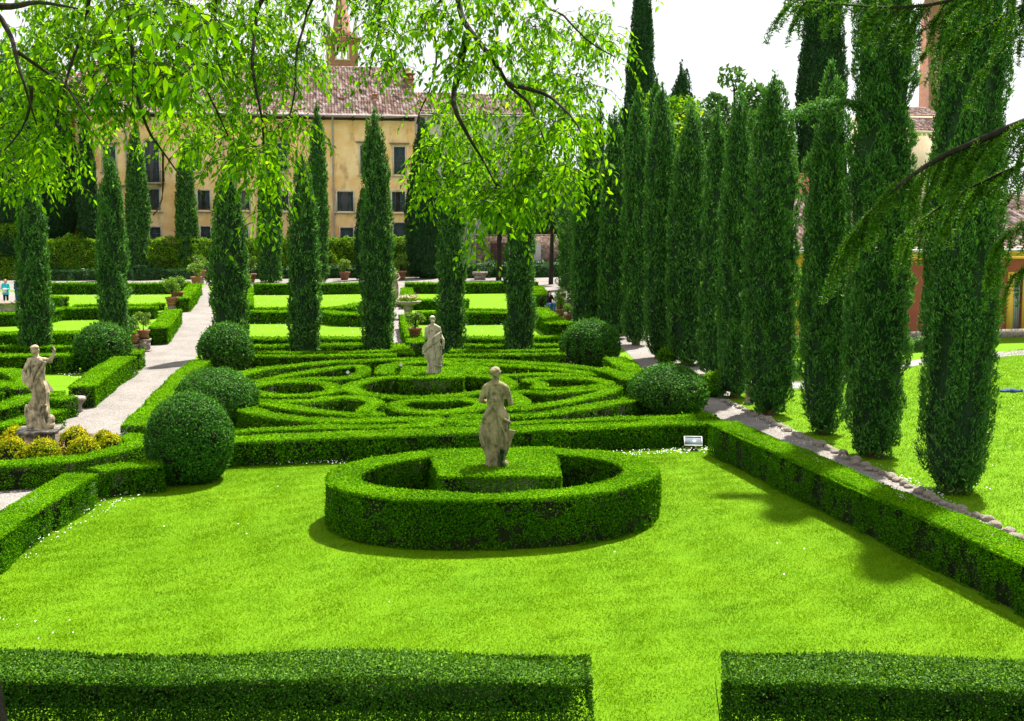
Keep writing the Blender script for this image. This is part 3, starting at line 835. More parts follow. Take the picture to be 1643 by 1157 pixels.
cypress('far cypress seen between the two nearer ones at the house middle', 431, 454, 222, 20, FR, 'slim')
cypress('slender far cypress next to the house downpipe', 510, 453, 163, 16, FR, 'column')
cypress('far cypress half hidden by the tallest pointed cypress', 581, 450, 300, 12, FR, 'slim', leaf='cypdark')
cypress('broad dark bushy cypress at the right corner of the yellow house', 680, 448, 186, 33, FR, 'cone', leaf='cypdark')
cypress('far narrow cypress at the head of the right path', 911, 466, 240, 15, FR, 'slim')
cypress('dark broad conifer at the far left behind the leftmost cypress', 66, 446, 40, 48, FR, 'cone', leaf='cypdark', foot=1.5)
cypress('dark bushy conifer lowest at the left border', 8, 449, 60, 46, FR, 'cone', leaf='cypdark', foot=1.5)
RR = 'tall cypresses along the right gravel path'
cypress('first cypress of the right row from the house, above the right ball shrub', 945, 532, 190, 28, RR, 'slim')
cypress('second cypress of the right row, mostly behind its neighbours', 985, 545, 168, 24, RR, 'slim')
cypress('third cypress of the right row, in line behind the gravel bend', 1022, 556, 135, 23, RR, 'tall')
cypress('fourth cypress of the right row, standing on the gravel with a blunt foot', 1061, 578, 128, 27, RR, 'tall')
cypress('fifth cypress of the right row, broad, above the oval ball shrub', 1107, 590, 160, 36, RR, 'slim')
cypress('narrow pale cypress between the broad ones above the small trimmed shrub', 1149, 605, 165, 24, RR, 'slim')
cypress('seventh cypress of the right row with thin upright plumes', 1184, 642, 130, 30, RR, 'slim')
cypress('cypress beside the stone urn with a rounded foot on the right lawn', 1240, 671, 104, 43, RR, 'tall', foot=0.05)
cypress('dark cypress with yellow leaves at its left edge, third from right', 1328, 702, 92, 39, RR, 'tall', foot=0.05)
bent = cypress('big cypress with a long bent branch reaching left, second from right', 1415, 741, -200, 53, RR, 'tall', foot=0.06)
cypress('largest cypress nearest the camera at the right, bare trunk foot', 1550, 801, -260, 62, RR, 'tall', foot=0.06, lean=0.012)
BT = 'distant trees behind the cypress row'
cypress('tall distant cypress standing out against the white sky', 1026, 400, -65, 27, BT, 'slim', leaf='cypdark', Y=95)
cypress('tall dark distant cypress behind the cypress beside the urn', 1312, 400, -250, 37, BT, 'slim', leaf='cypdark', Y=60)
cypress('small distant dark fir tip against the sky', 1088, 400, 95, 38, BT, 'cone', leaf='cypdark', Y=110)
cypress('dense cypress filling the gap behind the second of the right row', 1000, 520, 150, 24, BT, 'slim', leaf='cypdark', Y=52)
cypress('upright cypress top behind the third of the right row', 1050, 500, 118, 24, BT, 'slim', Y=55)
cypress('dark slim cypress tip left of the right row', 961, 470, 158, 14, BT, 'slim', leaf='cypdark', Y=64)
broadleaf('leafy tree with open twigs behind the cypress row, against the sky', 1178, 62, 88, 62, BT, bottom=330, L=0.34, dens=1.5, n=26)
broadleaf('full dark tree behind the pale narrow cypress, left of the open twigs tree', 1128, 80, 140, 72, BT, bottom=430, L=0.36, dens=1.5, n=24)
broadleaf('full dark tree behind the cypress beside the urn', 1222, 72, 150, 75, BT, bottom=430, L=0.34, dens=1.5, n=24)
broadleaf('full green tree behind the second cypress of the right row', 985, 90, 190, 60, BT, bottom=440, L=0.4, dens=1.5, n=20)
broadleaf('bright green tree crown between the tall cypress and the fir tip', 1072, 75, 118, 60, BT, bottom=330, L=0.42, leaf='vine')
broadleaf('round garden tree with bare trunk before the brick wall', 884, 92, 245, 46, BT, bottom=372, L=0.4)
broadleaf('dense green tree behind the hanging branches, right of the house', 800, 98, 205, 60, BT, bottom=400, L=0.45)
broadleaf('dark tree at the far left border behind the conifers', -10, 85, 40, 90, BT, bottom=330, L=0.5)

# the bent branch of the big cypress
bo = np.array(bent.location)
bp = [D(1412, 190, bo[1]) - bo, D(1385, 172, bo[1] - 0.1) - bo, D(1345, 162, bo[1] - 0.2) - bo, D(1305, 172, bo[1] - 0.2) - bo, D(1276, 186, bo[1] - 0.2) - bo]
br = MB(); br.tube(smooth_path(bp, False, 0.1), np.linspace(0.045, 0.012, len(smooth_path(bp, False, 0.1))), 6)
brm = br.build('bent_branch', M['barkbrown'], bent)
fb = MB()
for q in smooth_path(bp, False, 0.05)[4:]:
    k = 110
    d = RNG.normal(size=(k, 3)); d[:, 2] = -0.35 * np.abs(d[:, 2]) + 0.3 * RNG.random(k); d /= np.linalg.norm(d, axis=1)[:, None]
    leafquads(fb, q + d * RNG.uniform(0, 0.36, k)[:, None], d, 0.085, up=-0.2, out=0.7, spread=0.4, wr=0.3)
fb.build('foliage', M['cyp'], brm)


# ------------------------------------------------------------------ figures
def remeshed(mb, name, m, vox, smooth=4, parent=None, loc=(0, 0, 0), rz=0.0, fine=None):
    me = mb.mesh(name + '_raw', m)
    t = bpy.data.objects.new('raw', me); COL.objects.link(t)
    r = t.modifiers.new('r', 'REMESH'); r.mode = 'VOXEL'; r.voxel_size = vox; r.use_smooth_shade = True
    s = t.modifiers.new('s', 'SMOOTH'); s.factor = 0.5; s.iterations = smooth
    dg = bpy.context.evaluated_depsgraph_get(); dg.update()
    ev = t.evaluated_get(dg)
    nm = bpy.data.meshes.new_from_object(ev)
    nm.name = name
    bpy.data.objects.remove(t)
    bpy.data.meshes.remove(me)
    nm.materials.clear(); nm.materials.append(m)
    o = bpy.data.objects.new(name, nm); COL.objects.link(o)
    o.location = tuple(loc); o.rotation_euler = (0, 0, rz)
    if parent: o.parent = parent
    return o


def caps(mb, a, ra, b, rb, n=12):
    """a tapered round limb from a to b"""
    a, b = np.asarray(a, float), np.asarray(b, float)
    d = np.linalg.norm(b - a)
    k = max(2, int(d / (min(ra, rb) * 0.45)) + 1)
    for i in range(k):
        t = i / (k - 1)
        ball(mb, a + (b - a) * t, ra + (rb - ra) * t, n)


def ball(mb, c, r, n=12):
    r = np.broadcast_to(np.asarray(r, float), 3)
    ph = np.linspace(-math.pi / 2 + 0.001, math.pi / 2 - 0.001, n // 2 + 2)
    th = np.linspace(0, 2 * math.pi, n, endpoint=False)
    v = np.stack([np.outer(np.cos(ph), np.cos(th)) * r[0], np.outer(np.cos(ph), np.sin(th)) * r[1], np.outer(np.sin(ph), np.ones(n)) * r[2]], -1).reshape(-1, 3) + np.asarray(c)
    k = len(ph)
    mb.add(v, [(i * n + j, i * n + (j + 1) % n, (i + 1) * n + (j + 1) % n, (i + 1) * n + j) for i in range(k - 1) for j in range(n)])
    mb.add(np.concatenate([v[:n], [v[:n].mean(0)], v[-n:], [v[-n:].mean(0)]]), None,
           [((j + 1) % n, j, n) for j in range(n)] + [(n + 1 + j, n + 1 + (j + 1) % n, 2 * n + 1) for j in range(n)])


def drape(mb, rings, folds, n=96, phase=0.0, twist=0.5):
    """a closed skirt of cloth: rings are (z, left, right, back, front), folds (count, depth)"""
    rings = sorted(rings)
    zs = np.array([r[0] for r in rings])
    z = np.linspace(zs[0], zs[-1], 60)
    ip = [np.interp(z, zs, [r[i] for r in rings]) for i in range(1, 5)]
    th = np.linspace(0, 2 * math.pi, n, endpoint=False)
    rows = []
    for i, zz in enumerate(z):
        l, r, bk, fr = (k[i] for k in ip)
        cx, cy, rx, ry = (l + r) / 2, (bk + fr) / 2, (r - l) / 2, (fr - bk) / 2
        u = (zz - zs[0]) / (zs[-1] - zs[0])
        f = np.zeros(n)
        for k, (cnt, dep, sk) in enumerate(folds):
            w = np.cos(cnt * (th + sk * (u - 0.5) + 0.25 * np.sin(3 * u + k)) + phase * (k + 1))
            f += dep * (np.abs(w) ** 0.7 * np.sign(w)) * (1 - 0.55 * u)
        s = 1 + f
        rows.append(np.stack([cx + rx * np.cos(th) * s, cy + ry * np.sin(th) * s, np.full(n, zz)], 1))
    v = np.concatenate(rows)
    q = [(i * n + j, i * n + (j + 1) % n, (i + 1) * n + (j + 1) % n, (i + 1) * n + j) for i in range(len(z) - 1) for j in range(n)]
    mb.add(v, q)
    mb.add(np.concatenate([v[:n], [v[:n].mean(0)], v[-n:], [v[-n:].mean(0)]]), None,
           [((j + 1) % n, j, n) for j in range(n)] + [(n + 1 + j, n + 1 + (j + 1) % n, 2 * n + 1) for j in range(n)])


def strand(mb, pts, r0, r1, n=10):
    p = smooth_path(pts, False, 0.02)
    for i, q in enumerate(p):
        t = i / (len(p) - 1)
        ball(mb, q, r0 + (r1 - r0) * t, n)


def head(mb, c, face=1.0, side=0.0, r=0.093):
    """skull, jaw, nose, brow, ears; face +1 looks away from the camera"""
    c = np.asarray(c, float)
    ball(mb, c + (0, 0, 0.02), (r * 0.88, r * 1.02, r * 1.08), 16)
    ball(mb, c + (side * 0.02, face * 0.025, -0.05), (r * 0.66, r * 0.72, r * 0.85), 14)
    ball(mb, c + (side * 0.05, face * r * 1.05, -0.015), (0.014, 0.02, 0.026), 8)
    ball(mb, c + (side * 0.04, face * r * 0.85, -0.062), (0.03, 0.02, 0.012), 8)
    for s in (-1, 1):
        ball(mb, c + (s * r * 0.88, 0, -0.01), (0.016, 0.025, 0.032), 8)
        ball(mb, c + (s * 0.032, face * r * 0.86, 0.012), (0.022, 0.015, 0.012), 8)


def hand(mb, w, d, up=(0, 0, 1), s=1.0):
    """palm and five fingers, w wrist, d pointing along the hand"""
    w, d, up = (np.asarray(k, float) for k in (w, d, up))
    d /= np.linalg.norm(d); sd = np.cross(d, up); sd /= np.linalg.norm(sd); up = np.cross(sd, d)
    caps(mb, w, 0.026 * s, w + d * 0.075 * s, 0.032 * s, 8)
    for i, (o, l) in enumerate(((-0.030, 0.06), (-0.010, 0.075), (0.010, 0.07), (0.029, 0.052))):
        a = w + d * 0.085 * s + sd * o * s
        b = a + (d * l * 0.6 - up * l * 0.25) * s
        caps(mb, a, 0.0105 * s, b, 0.010 * s, 6)
        caps(mb, b, 0.010 * s, b + (d * l * 0.3 - up * l * 0.5) * s, 0.009 * s, 6)
    caps(mb, w + (d * 0.03 + sd * -0.03) * s, 0.013 * s, w + (d * 0.075 + sd * -0.062 - up * 0.02) * s, 0.010 * s, 6)


ST = 'stone statues of the garden'
# the nearest statue, seen from behind
A0 = P(795, 824, 0); A0[2] = 0
fz = D(795, 753, A0[1])[2]
a = MB()
head(a, (0.0, 0.03, 1.695), side=1)
ball(a, (-0.03, -0.055, 1.735), (0.068, 0.06, 0.055)); ball(a, (0.03, -0.045, 1.75), (0.05, 0.05, 0.045)); ball(a, (0.0, 0.0, 1.765), (0.088, 0.09, 0.05))
strand(a, [(-0.09, 0.0, 1.72), (-0.05, -0.07, 1.70), (0.02, -0.085, 1.68)], 0.02, 0.024)
strand(a, [(0.09, 0.0, 1.73), (0.06, -0.06, 1.72), (0.02, -0.085, 1.69)], 0.02, 0.024)
strand(a, [(0.03, -0.085, 1.69), (0.05, -0.07, 1.62), (0.045, -0.06, 1.56)], 0.028, 0.02)
caps(a, (0.0, 0.01, 1.64), 0.054, (0.0, 0.0, 1.52), 0.062)
strand(a, [(-0.075, -0.01, 1.53), (-0.03, -0.07, 1.515), (0.05, -0.07, 1.52), (0.085, 0.0, 1.54)], 0.02, 0.02)
for s in (-1, 1):
    caps(a, (s * 0.05, -0.01, 1.50), 0.075, (s * 0.15, 0.0, 1.45), 0.068)
    ball(a, (s * 0.075, -0.055, 1.40), (0.075, 0.045, 0.10))
drape(a, [(1.02, -0.15, 0.16, -0.12, 0.11), (1.15, -0.135, 0.145, -0.11, 0.1), (1.28, -0.155, 0.165, -0.115, 0.11), (1.40, -0.18, 0.185, -0.11, 0.11), (1.47, -0.15, 0.15, -0.09, 0.09)], [(2, 0.02, 0.1)], 48)
caps(a, (-0.175, 0.0, 1.43), 0.06, (-0.25, 0.02, 1.22), 0.05); caps(a, (-0.25, 0.02, 1.22), 0.048, (-0.19, 0.22, 1.16), 0.038); hand(a, (-0.18, 0.24, 1.16), (0.4, 0.8, 0.2))
caps(a, (0.185, 0.0, 1.43), 0.06, (0.27, 0.02, 1.17), 0.05); caps(a, (0.27, 0.02, 1.17), 0.048, (0.24, 0.23, 1.2), 0.038); hand(a, (0.24, 0.25, 1.2), (-0.3, 0.8, 0.3))
drape(a, [(0.0, -0.17, 0.20, -0.18, 0.2), (0.12, -0.155, 0.175, -0.17, 0.18), (0.30, -0.19, 0.19, -0.18, 0.2), (0.48, -0.25, 0.21, -0.2, 0.22), (0.66, -0.285, 0.245, -0.21, 0.22), (0.80, -0.255, 0.255, -0.2, 0.2), (0.93, -0.225, 0.24, -0.18, 0.17), (1.06, -0.165, 0.18, -0.14, 0.13), (1.15, -0.12, 0.13, -0.10, 0.09)],
      [(9, 0.05, 0.7), (5, 0.05, -0.9), (17, 0.018, 0.4)], phase=0.8)
for i, (x, z) in enumerate(((-0.04, 1.21), (-0.01, 1.25), (-0.07, 1.24), (-0.02, 1.18))):
    ball(a, (x, -0.14 - 0.01 * (i % 2), z), (0.042, 0.045, 0.045))
for pts, r0, r1 in (([(-0.03, -0.15, 1.18), (0.04, -0.17, 1.05), (0.14, -0.17, 0.93), (0.24, -0.10, 0.85)], 0.03, 0.035),
                    ([(-0.04, -0.14, 1.18), (-0.10, -0.16, 1.08), (-0.17, -0.14, 0.98), (-0.22, -0.07, 0.85)], 0.028, 0.03),
                    ([(0.0, -0.16, 1.14), (0.05, -0.19, 0.95), (0.15, -0.2, 0.72), (0.22, -0.14, 0.5)], 0.018, 0.022),
                    ([(-0.16, -0.15, 0.97), (-0.08, -0.2, 0.75), (0.02, -0.21, 0.5), (0.08, -0.18, 0.30)], 0.016, 0.02),
                    ([(-0.21, -0.10, 0.9), (-0.2, -0.17, 0.65), (-0.15, -0.18, 0.4), (-0.1, -0.17, 0.08)], 0.018, 0.026),
                    ([(0.2, -0.13, 0.86), (0.2, -0.17, 0.6), (0.14, -0.17, 0.3), (0.1, -0.16, 0.05)], 0.02, 0.03),
                    ([(0.02, -0.19, 0.5), (0.04, -0.18, 0.3), (0.02, -0.17, 0.05)], 0.016, 0.03)):
    strand(a, pts, r0, r1, 8)
for t in np.linspace(0, 1, 12):       # the loose cloth end at her side
    e = np.array((0.335 - 0.15 * t, -0.02, 0.68 - 0.42 * t))
    caps(a, (0.17 - 0.02 * t, 0.0, 0.70 - 0.44 * t), 0.024, e, 0.016 + 0.008 * math.sin(t * 9) ** 2, 8)
ball(a, (0.19, -0.02, 0.07), (0.06, 0.1, 0.09)); ball(a, (-0.13, -0.02, 0.06), (0.07, 0.12, 0.08)); ball(a, (0.02, 0.0, 0.0), (0.24, 0.24, 0.06))
st = empty('statue', (A0[0], A0[1], fz), 'tan stone statue of a draped woman seen from behind, arms bent, nearest the camera', 'statue', ST)
remeshed(a, 'figure', M['stone_a'], 0.009, 1, st); st.scale = (1.04, 1.04, 1.04)
iv = MB()
for q in smooth_path([(0.13, -0.2, 0.05), (0.11, -0.21, 0.18), (0.13, -0.215, 0.3), (0.12, -0.2, 0.39)], False, 0.01):
    k = 7
    d = RNG.normal(size=(k, 3)); d[:, 1] -= 1.2; d /= np.linalg.norm(d, axis=1)[:, None]
    leafquads(iv, q + RNG.normal(size=(k, 3)) * (0.022, 0.012, 0.012), d, 0.035, up=0, out=0.8, spread=0.4, wr=0.7)
iv.build('ivy', M['ivy'], st)
pl = MB(); pl.box((0, 0, fz / 2 - 0.01), (0.56, 0.56, fz - 0.07)); pl.box((0, 0, fz - 0.045), (0.62, 0.62, 0.07)); pl.box((0, 0, 0.08), (0.66, 0.66, 0.16))
tag(pl.build('pedestal', M['stone_a'], origin=(0, 0, 0), loc=(A0[0], A0[1], 0)), 'stone pedestal sunk in the box block under the nearest statue', 'pedestal')

# the middle statue in the maze
B0 = P(695, 632, 0); B0[2] = 0
fz = D(695, 600, B0[1])[2]
b_ = MB()
head(b_, (-0.01, 0.02, 1.70), side=1)
ball(b_, (-0.01, -0.01, 1.755), (0.09, 0.095, 0.05)); ball(b_, (0.0, -0.075, 1.64), (0.06, 0.05, 0.05)); strand(b_, [(0.0, -0.08, 1.63), (0.01, -0.07, 1.57), (0.03, -0.06, 1.53)], 0.04, 0.025)
caps(b_, (0, 0, 1.63), 0.055, (0, 0, 1.5), 0.065)
for s in (-1, 1):
    caps(b_, (s * 0.06, -0.01, 1.48), 0.078, (s * 0.15, 0.0, 1.43), 0.07)
    ball(b_, (s * 0.075, -0.06, 1.36), (0.075, 0.045, 0.11))
drape(b_, [(0.95, -0.15, 0.18, -0.12, 0.12), (1.12, -0.16, 0.17, -0.11, 0.11), (1.28, -0.18, 0.18, -0.11, 0.11), (1.40, -0.19, 0.19, -0.11, 0.11), (1.46, -0.15, 0.15, -0.09, 0.09)], [(2, 0.02, 0.1)], 48)
caps(b_, (-0.19, 0, 1.42), 0.06, (-0.22, 0.05, 1.15), 0.05); caps(b_, (-0.22, 0.05, 1.15), 0.048, (-0.1, 0.22, 1.1), 0.04); hand(b_, (-0.09, 0.24, 1.1), (0.6, 0.6, 0.2))
caps(b_, (0.19, 0, 1.42), 0.06, (0.24, 0.03, 1.18), 0.055); caps(b_, (0.25, 0.02, 1.18), 0.055, (0.32, -0.02, 1.06), 0.045); hand(b_, (0.325, -0.02, 1.03), (-0.1, 0.1, -1), (1, 0, 0), 1.15)
strand(b_, [(0.33, -0.03, 1.08), (0.34, -0.02, 0.95), (0.32, -0.02, 0.8)], 0.035, 0.03)
for o in np.linspace(-0.08, 0.1, 7):     # the rolled cloak slung round the hips
    strand(b_, [(-0.30, -0.06, 0.72 + o), (-0.2, -0.16, 0.86 + o), (0.0, -0.2, 1.02 + o), (0.16, -0.17, 1.14 + o), (0.26, -0.08, 1.21 + o)], 0.032, 0.03, 8)
drape(b_, [(0.0, -0.2, 0.24, -0.2, 0.2), (0.1, -0.18, 0.24, -0.19, 0.18), (0.3, -0.16, 0.25, -0.18, 0.18), (0.55, -0.19, 0.27, -0.19, 0.19), (0.72, -0.31, 0.28, -0.19, 0.19), (0.85, -0.27, 0.27, -0.17, 0.17), (1.0, -0.19, 0.21, -0.14, 0.14), (1.1, -0.14, 0.16, -0.11, 0.11)],
      [(8, 0.05, 0.5), (13, 0.03, -0.4)], phase=0.3)
for pts in ([(0.22, -0.14, 1.05), (0.14, -0.2, 0.85), (0.06, -0.21, 0.62), (0.05, -0.2, 0.05)], [(0.0, -0.19, 0.88), (0.04, -0.21, 0.5), (0.08, -0.19, 0.05)], [(-0.28, -0.08, 0.7), (-0.22, -0.13, 0.58), (-0.12, -0.18, 0.3), (-0.12, -0.18, 0.02)],
            [(0.25, -0.1, 0.9), (0.28, -0.08, 0.5), (0.32, -0.03, 0.3), (0.27, -0.02, 0.22)], [(0.1, -0.2, 0.32), (0.2, -0.18, 0.27), (0.27, -0.08, 0.3)]):
    strand(b_, pts, 0.024, 0.022, 8)
ball(b_, (-0.17, -0.08, 0.05), (0.07, 0.14, 0.06)); ball(b_, (0.1, -0.06, 0.05), (0.08, 0.14, 0.06)); ball(b_, (0.02, 0, 0), (0.26, 0.24, 0.05))
st = empty('statue', (B0[0], B0[1], fz), 'pale stone statue with a cloak slung round the hips, in the middle of the maze', 'statue', ST)
remeshed(b_, 'figure', M['stone_b'], 0.0105, 1, st)
pl = MB(); pl.box((0, 0, fz / 2 - 0.01), (0.56, 0.56, fz - 0.05)); pl.box((0, 0, fz - 0.04), (0.64, 0.64, 0.06)); pl.box((0, 0, 0.07), (0.68, 0.68, 0.14))
tag(pl.build('pedestal', M['stone_b'], loc=(B0[0], B0[1], 0)), 'stone pedestal sunk in the block under the middle statue', 'pedestal')

# the left statue on its slab
C0 = P(65, 735, 0); C0[2] = 0
fz = D(65, 687, C0[1])[2]
c_ = MB()
head(c_, (-0.03, 0.0, 1.685), face=1, side=0.5)
ball(c_, (-0.03, -0.02, 1.745), (0.09, 0.095, 0.05)); ball(c_, (-0.03, -0.07, 1.68), (0.07, 0.05, 0.06))
caps(c_, (-0.02, 0, 1.62), 0.055, (0.0, 0, 1.5), 0.065)
for s in (-1, 1):
    caps(c_, (s * 0.05, -0.01, 1.48), 0.075, (s * 0.14, 0.0, 1.45), 0.07)
drape(c_, [(0.95, -0.14, 0.17, -0.12, 0.12), (1.12, -0.15, 0.16, -0.11, 0.11), (1.28, -0.17, 0.17, -0.11, 0.11), (1.40, -0.17, 0.18, -0.11, 0.11), (1.48, -0.13, 0.14, -0.09, 0.09)], [(6, 0.05, 0.9)], 60)
caps(c_, (0.15, 0, 1.47), 0.062, (0.28, 0.0, 1.455), 0.052); caps(c_, (0.28, 0, 1.455), 0.05, (0.355, 0.02, 1.58), 0.038); hand(c_, (0.36, 0.02, 1.6), (0.12, 0.1, 1), (1, 0, 0), 1.1)
caps(c_, (-0.15, 0, 1.46), 0.062, (-0.25, 0.0, 1.26), 0.055); caps(c_, (-0.25, 0, 1.26), 0.055, (-0.22, 0.18, 1.16), 0.04); hand(c_, (-0.21, 0.2, 1.15), (0.5, 0.7, 0))
for o in np.linspace(-0.1, 0.1, 6):       # cloak over the left arm and across the back
    strand(c_, [(-0.27 - 0.02 * o, -0.04, 1.14 + o), (-0.2, -0.13, 1.08 + o * 0.8), (-0.08, -0.17, 0.98 + o * 0.6), (0.0, -0.17, 0.85)], 0.04, 0.03, 8)
strand(c_, [(0.12, -0.09, 1.46), (0.03, -0.15, 1.3), (-0.05, -0.16, 1.08), (-0.02, -0.17, 0.8)], 0.045, 0.035, 8)
strand(c_, [(0.2, -0.06, 1.42), (0.1, -0.14, 1.2), (0.02, -0.18, 0.95), (0.0, -0.18, 0.55)], 0.04, 0.03, 8)
strand(c_, [(-0.11, -0.1, 1.46), (-0.12, -0.14, 1.25), (-0.08, -0.16, 1.05), (-0.07, -0.16, 0.85)], 0.03, 0.03, 8)
drape(c_, [(0.0, -0.2, 0.26, -0.2, 0.2), (0.12, -0.2, 0.25, -0.2, 0.2), (0.28, -0.23, 0.22, -0.19, 0.19), (0.47, -0.23, 0.205, -0.18, 0.18), (0.62, -0.15, 0.21, -0.17, 0.17), (0.78, -0.12, 0.23, -0.16, 0.16), (0.95, -0.13, 0.20, -0.14, 0.14), (1.1, -0.12, 0.13, -0.1, 0.1)],
      [(7, 0.07, 0.8), (12, 0.04, -0.7)], phase=1.9)
for pts in ([(0.14, -0.14, 1.1), (0.2, -0.15, 0.9), (0.22, -0.15, 0.7), (0.17, -0.17, 0.5)], [(-0.22, -0.08, 0.5), (-0.12, -0.17, 0.42), (0.0, -0.19, 0.32), (0.05, -0.18, 0.2)], [(0.12, -0.17, 0.52), (0.05, -0.19, 0.35), (0.1, -0.19, 0.05)],
            [(0.0, -0.18, 0.8), (-0.03, -0.19, 0.5), (0.0, -0.2, 0.3)], [(-0.24, -0.06, 0.46), (-0.25, -0.06, 0.3), (-0.2, -0.1, 0.16), (-0.2, -0.1, 0.05)], [(0.19, -0.1, 0.5), (0.14, -0.17, 0.3), (0.2, -0.17, 0.05)]):
    strand(c_, pts, 0.034, 0.03, 8)
ball(c_, (0.27, -0.04, 0.2), (0.085, 0.1, 0.11)); ball(c_, (0.25, -0.05, 0.08), (0.1, 0.13, 0.1)); ball(c_, (-0.1, -0.08, 0.05), (0.12, 0.14, 0.07)); ball(c_, (0.03, 0, 0.0), (0.3, 0.25, 0.05))
st = empty('statue', (C0[0], C0[1], fz), 'weathered stone statue with one raised arm, standing left above golden shrubs', 'statue', ST)
remeshed(c_, 'figure', M['stone_c'], 0.0095, 1, st); st.scale = (1.05, 1.05, 1.05)
pl = empty('pedestal', (C0[0], C0[1], 0), 'square stone pedestal with overhanging dark slab under the left statue', 'pedestal', rz=R(14))
x_ = MB(); x_.box((0, 0, (fz - 0.1) / 2), (0.56, 0.56, fz - 0.11)); x_.build('base', M['stone_c'], pl)
x_ = MB(); x_.box((0, 0, fz - 0.035), (0.86, 0.86, 0.07)); x_.box((0, 0, fz - 0.09), (0.74, 0.74, 0.045)); x_.build('slab', statue_mat('dark_slab_stone', (0.34, 0.30, 0.25), (0.16, 0.145, 0.125), (0.05, 0.047, 0.045), 0.5), pl)

# the fountain statue at the far end of the middle path
E0 = P(634, 492, 0); E0[2] = 0
e_ = MB()
head(e_, (0, 0, 2.3)); caps(e_, (0, 0, 2.22), 0.06, (0, 0, 2.1), 0.07)
drape(e_, [(0.45, -0.2, 0.2, -0.18, 0.18), (0.9, -0.24, 0.22, -0.18, 0.18), (1.3, -0.22, 0.22, -0.15, 0.15), (1.7, -0.16, 0.16, -0.12, 0.12), (2.0, -0.2, 0.2, -0.12, 0.12), (2.12, -0.12, 0.12, -0.09, 0.09)], [(7, 0.05, 0.6)], 60)
caps(e_, (0.18, 0, 2.05), 0.06, (0.3, -0.05, 1.8), 0.05); caps(e_, (0.3, -0.05, 1.8), 0.048, (0.2, -0.2, 1.7), 0.04); hand(e_, (0.19, -0.22, 1.7), (-0.3, -0.8, 0))
caps(e_, (-0.18, 0, 2.05), 0.06, (-0.28, 0, 1.75), 0.05); caps(e_, (-0.28, 0, 1.75), 0.048, (-0.2, 0.1, 1.5), 0.04); hand(e_, (-0.19, 0.11, 1.48), (0.1, 0.3, -0.9), (1, 0, 0))
ball(e_, (0, 0, 0.45), (0.3, 0.26, 0.08))
st = empty('statue', E0, 'small dark stone statue at the end of the middle path, half behind a cypress', 'statue', ST)
remeshed(e_, 'figure', M['stone_c'], 0.02, 3, st)
x_ = MB(); x_.box((0, 0, 0.2), (0.7, 0.7, 0.42)); x_.build('plinth', M['stone_c'], st)
E1 = P(655, 512, 0); E1[2] = 0
fo = empty('flower_bowl', E1, 'round stone bowl on a stem filled with pale flowers, on the middle path', 'planter')
x_ = MB(); x_.lathe([(0.0, 0), (0.42, 0), (0.42, 0.1), (0.24, 0.16), (0.2, 0.4), (0.28, 0.6), (0.2, 0.72), (0.62, 0.86), (0.74, 0.98), (0.7, 1.0), (0.1, 0.98)], n=28); x_.smooth = True; x_.build('bowl', M['stone_d'], fo)
x_ = MB(); blob_cloud(x_, (0, 0, 1.0), (0.66, 0.66, 0.28), 700, 0.14, 0.3, hollow=0.2); x_.build('foliage', M['lemon'], fo)
x_ = MB(); k = 90; a_ = RNG.random(k) * 6.28; r_ = 0.62 * np.sqrt(RNG.random(k)); pp = np.stack([r_ * np.cos(a_), r_ * np.sin(a_), 1.2 + 0.1 * RNG.random(k)], 1)
leafquads(x_, pp, np.tile((0, -.5, 1.), (k, 1)), 0.13, wr=0.9, up=0.3); x_.build('blossoms', noisy('pale_petals', [(0.3, (0.75, 0.5, 0.38)), (0.7, (0.8, 0.72, 0.5))], 3, 2, 0.7, 0), fo)


# ------------------------------------------------------------------ people
def plainmat(name, c, rough=0.8):
    return noisy(name, [(0.3, tuple(k * 0.85 for k in c)), (0.7, c)], 9, 3, rough, 0.2, 0.01)


SKIN = plainmat('skin', (0.52, 0.30, 0.21), 0.6)


def person(loc, rz, label, pose, skinfn, clothes):
    root = empty('person', loc, label, 'person', 'visitors in the garden', rz)
    b = MB(); skinfn(b); body = remeshed(b, 'body', SKIN, 0.012, 2, root)
    for nm, m_, fn in clothes:
        b = MB(); fn(b); remeshed(b, nm, m_, 0.014, 2, root)
    return root


def stand_body(b, bent=0.0):
    head(b, (0, -0.03 - bent * 0.1, 1.56), face=-1); caps(b, (0, 0, 1.52), 0.05, (0, 0, 1.4), 0.06)
    drape(b, [(0.8, -0.16, 0.16, -0.11, 0.11), (1.0, -0.14, 0.14, -0.1, 0.1), (1.25, -0.17, 0.17, -0.11, 0.11), (1.42, -0.12, 0.12, -0.08, 0.08)], [(2, 0.01, 0)], 32)
    for s in (-1, 1):
        caps(b, (s * 0.085, 0, 0.85), 0.085, (s * 0.09, 0, 0.46), 0.055); caps(b, (s * 0.09, 0, 0.46), 0.054, (s * 0.09, 0.01, 0.09), 0.038)
        ball(b, (s * 0.09, -0.05, 0.04), (0.042, 0.12, 0.04))
        caps(b, (s * 0.17, 0, 1.36), 0.05, (s * 0.21, -0.02, 1.1), 0.04); caps(b, (s * 0.21, -0.02, 1.1), 0.038, (s * 0.12, -0.2, 1.06), 0.03); hand(b, (s * 0.11, -0.22, 1.06), (-s * 0.4, -0.7, 0.1))


def sleeves(b, r=0.062):
    for s in (-1, 1):
        caps(b, (s * 0.16, 0, 1.37), r + 0.012, (s * 0.215, -0.02, 1.09), r - 0.006); caps(b, (s * 0.215, -0.02, 1.09), r - 0.006, (s * 0.13, -0.17, 1.065), r - 0.014)


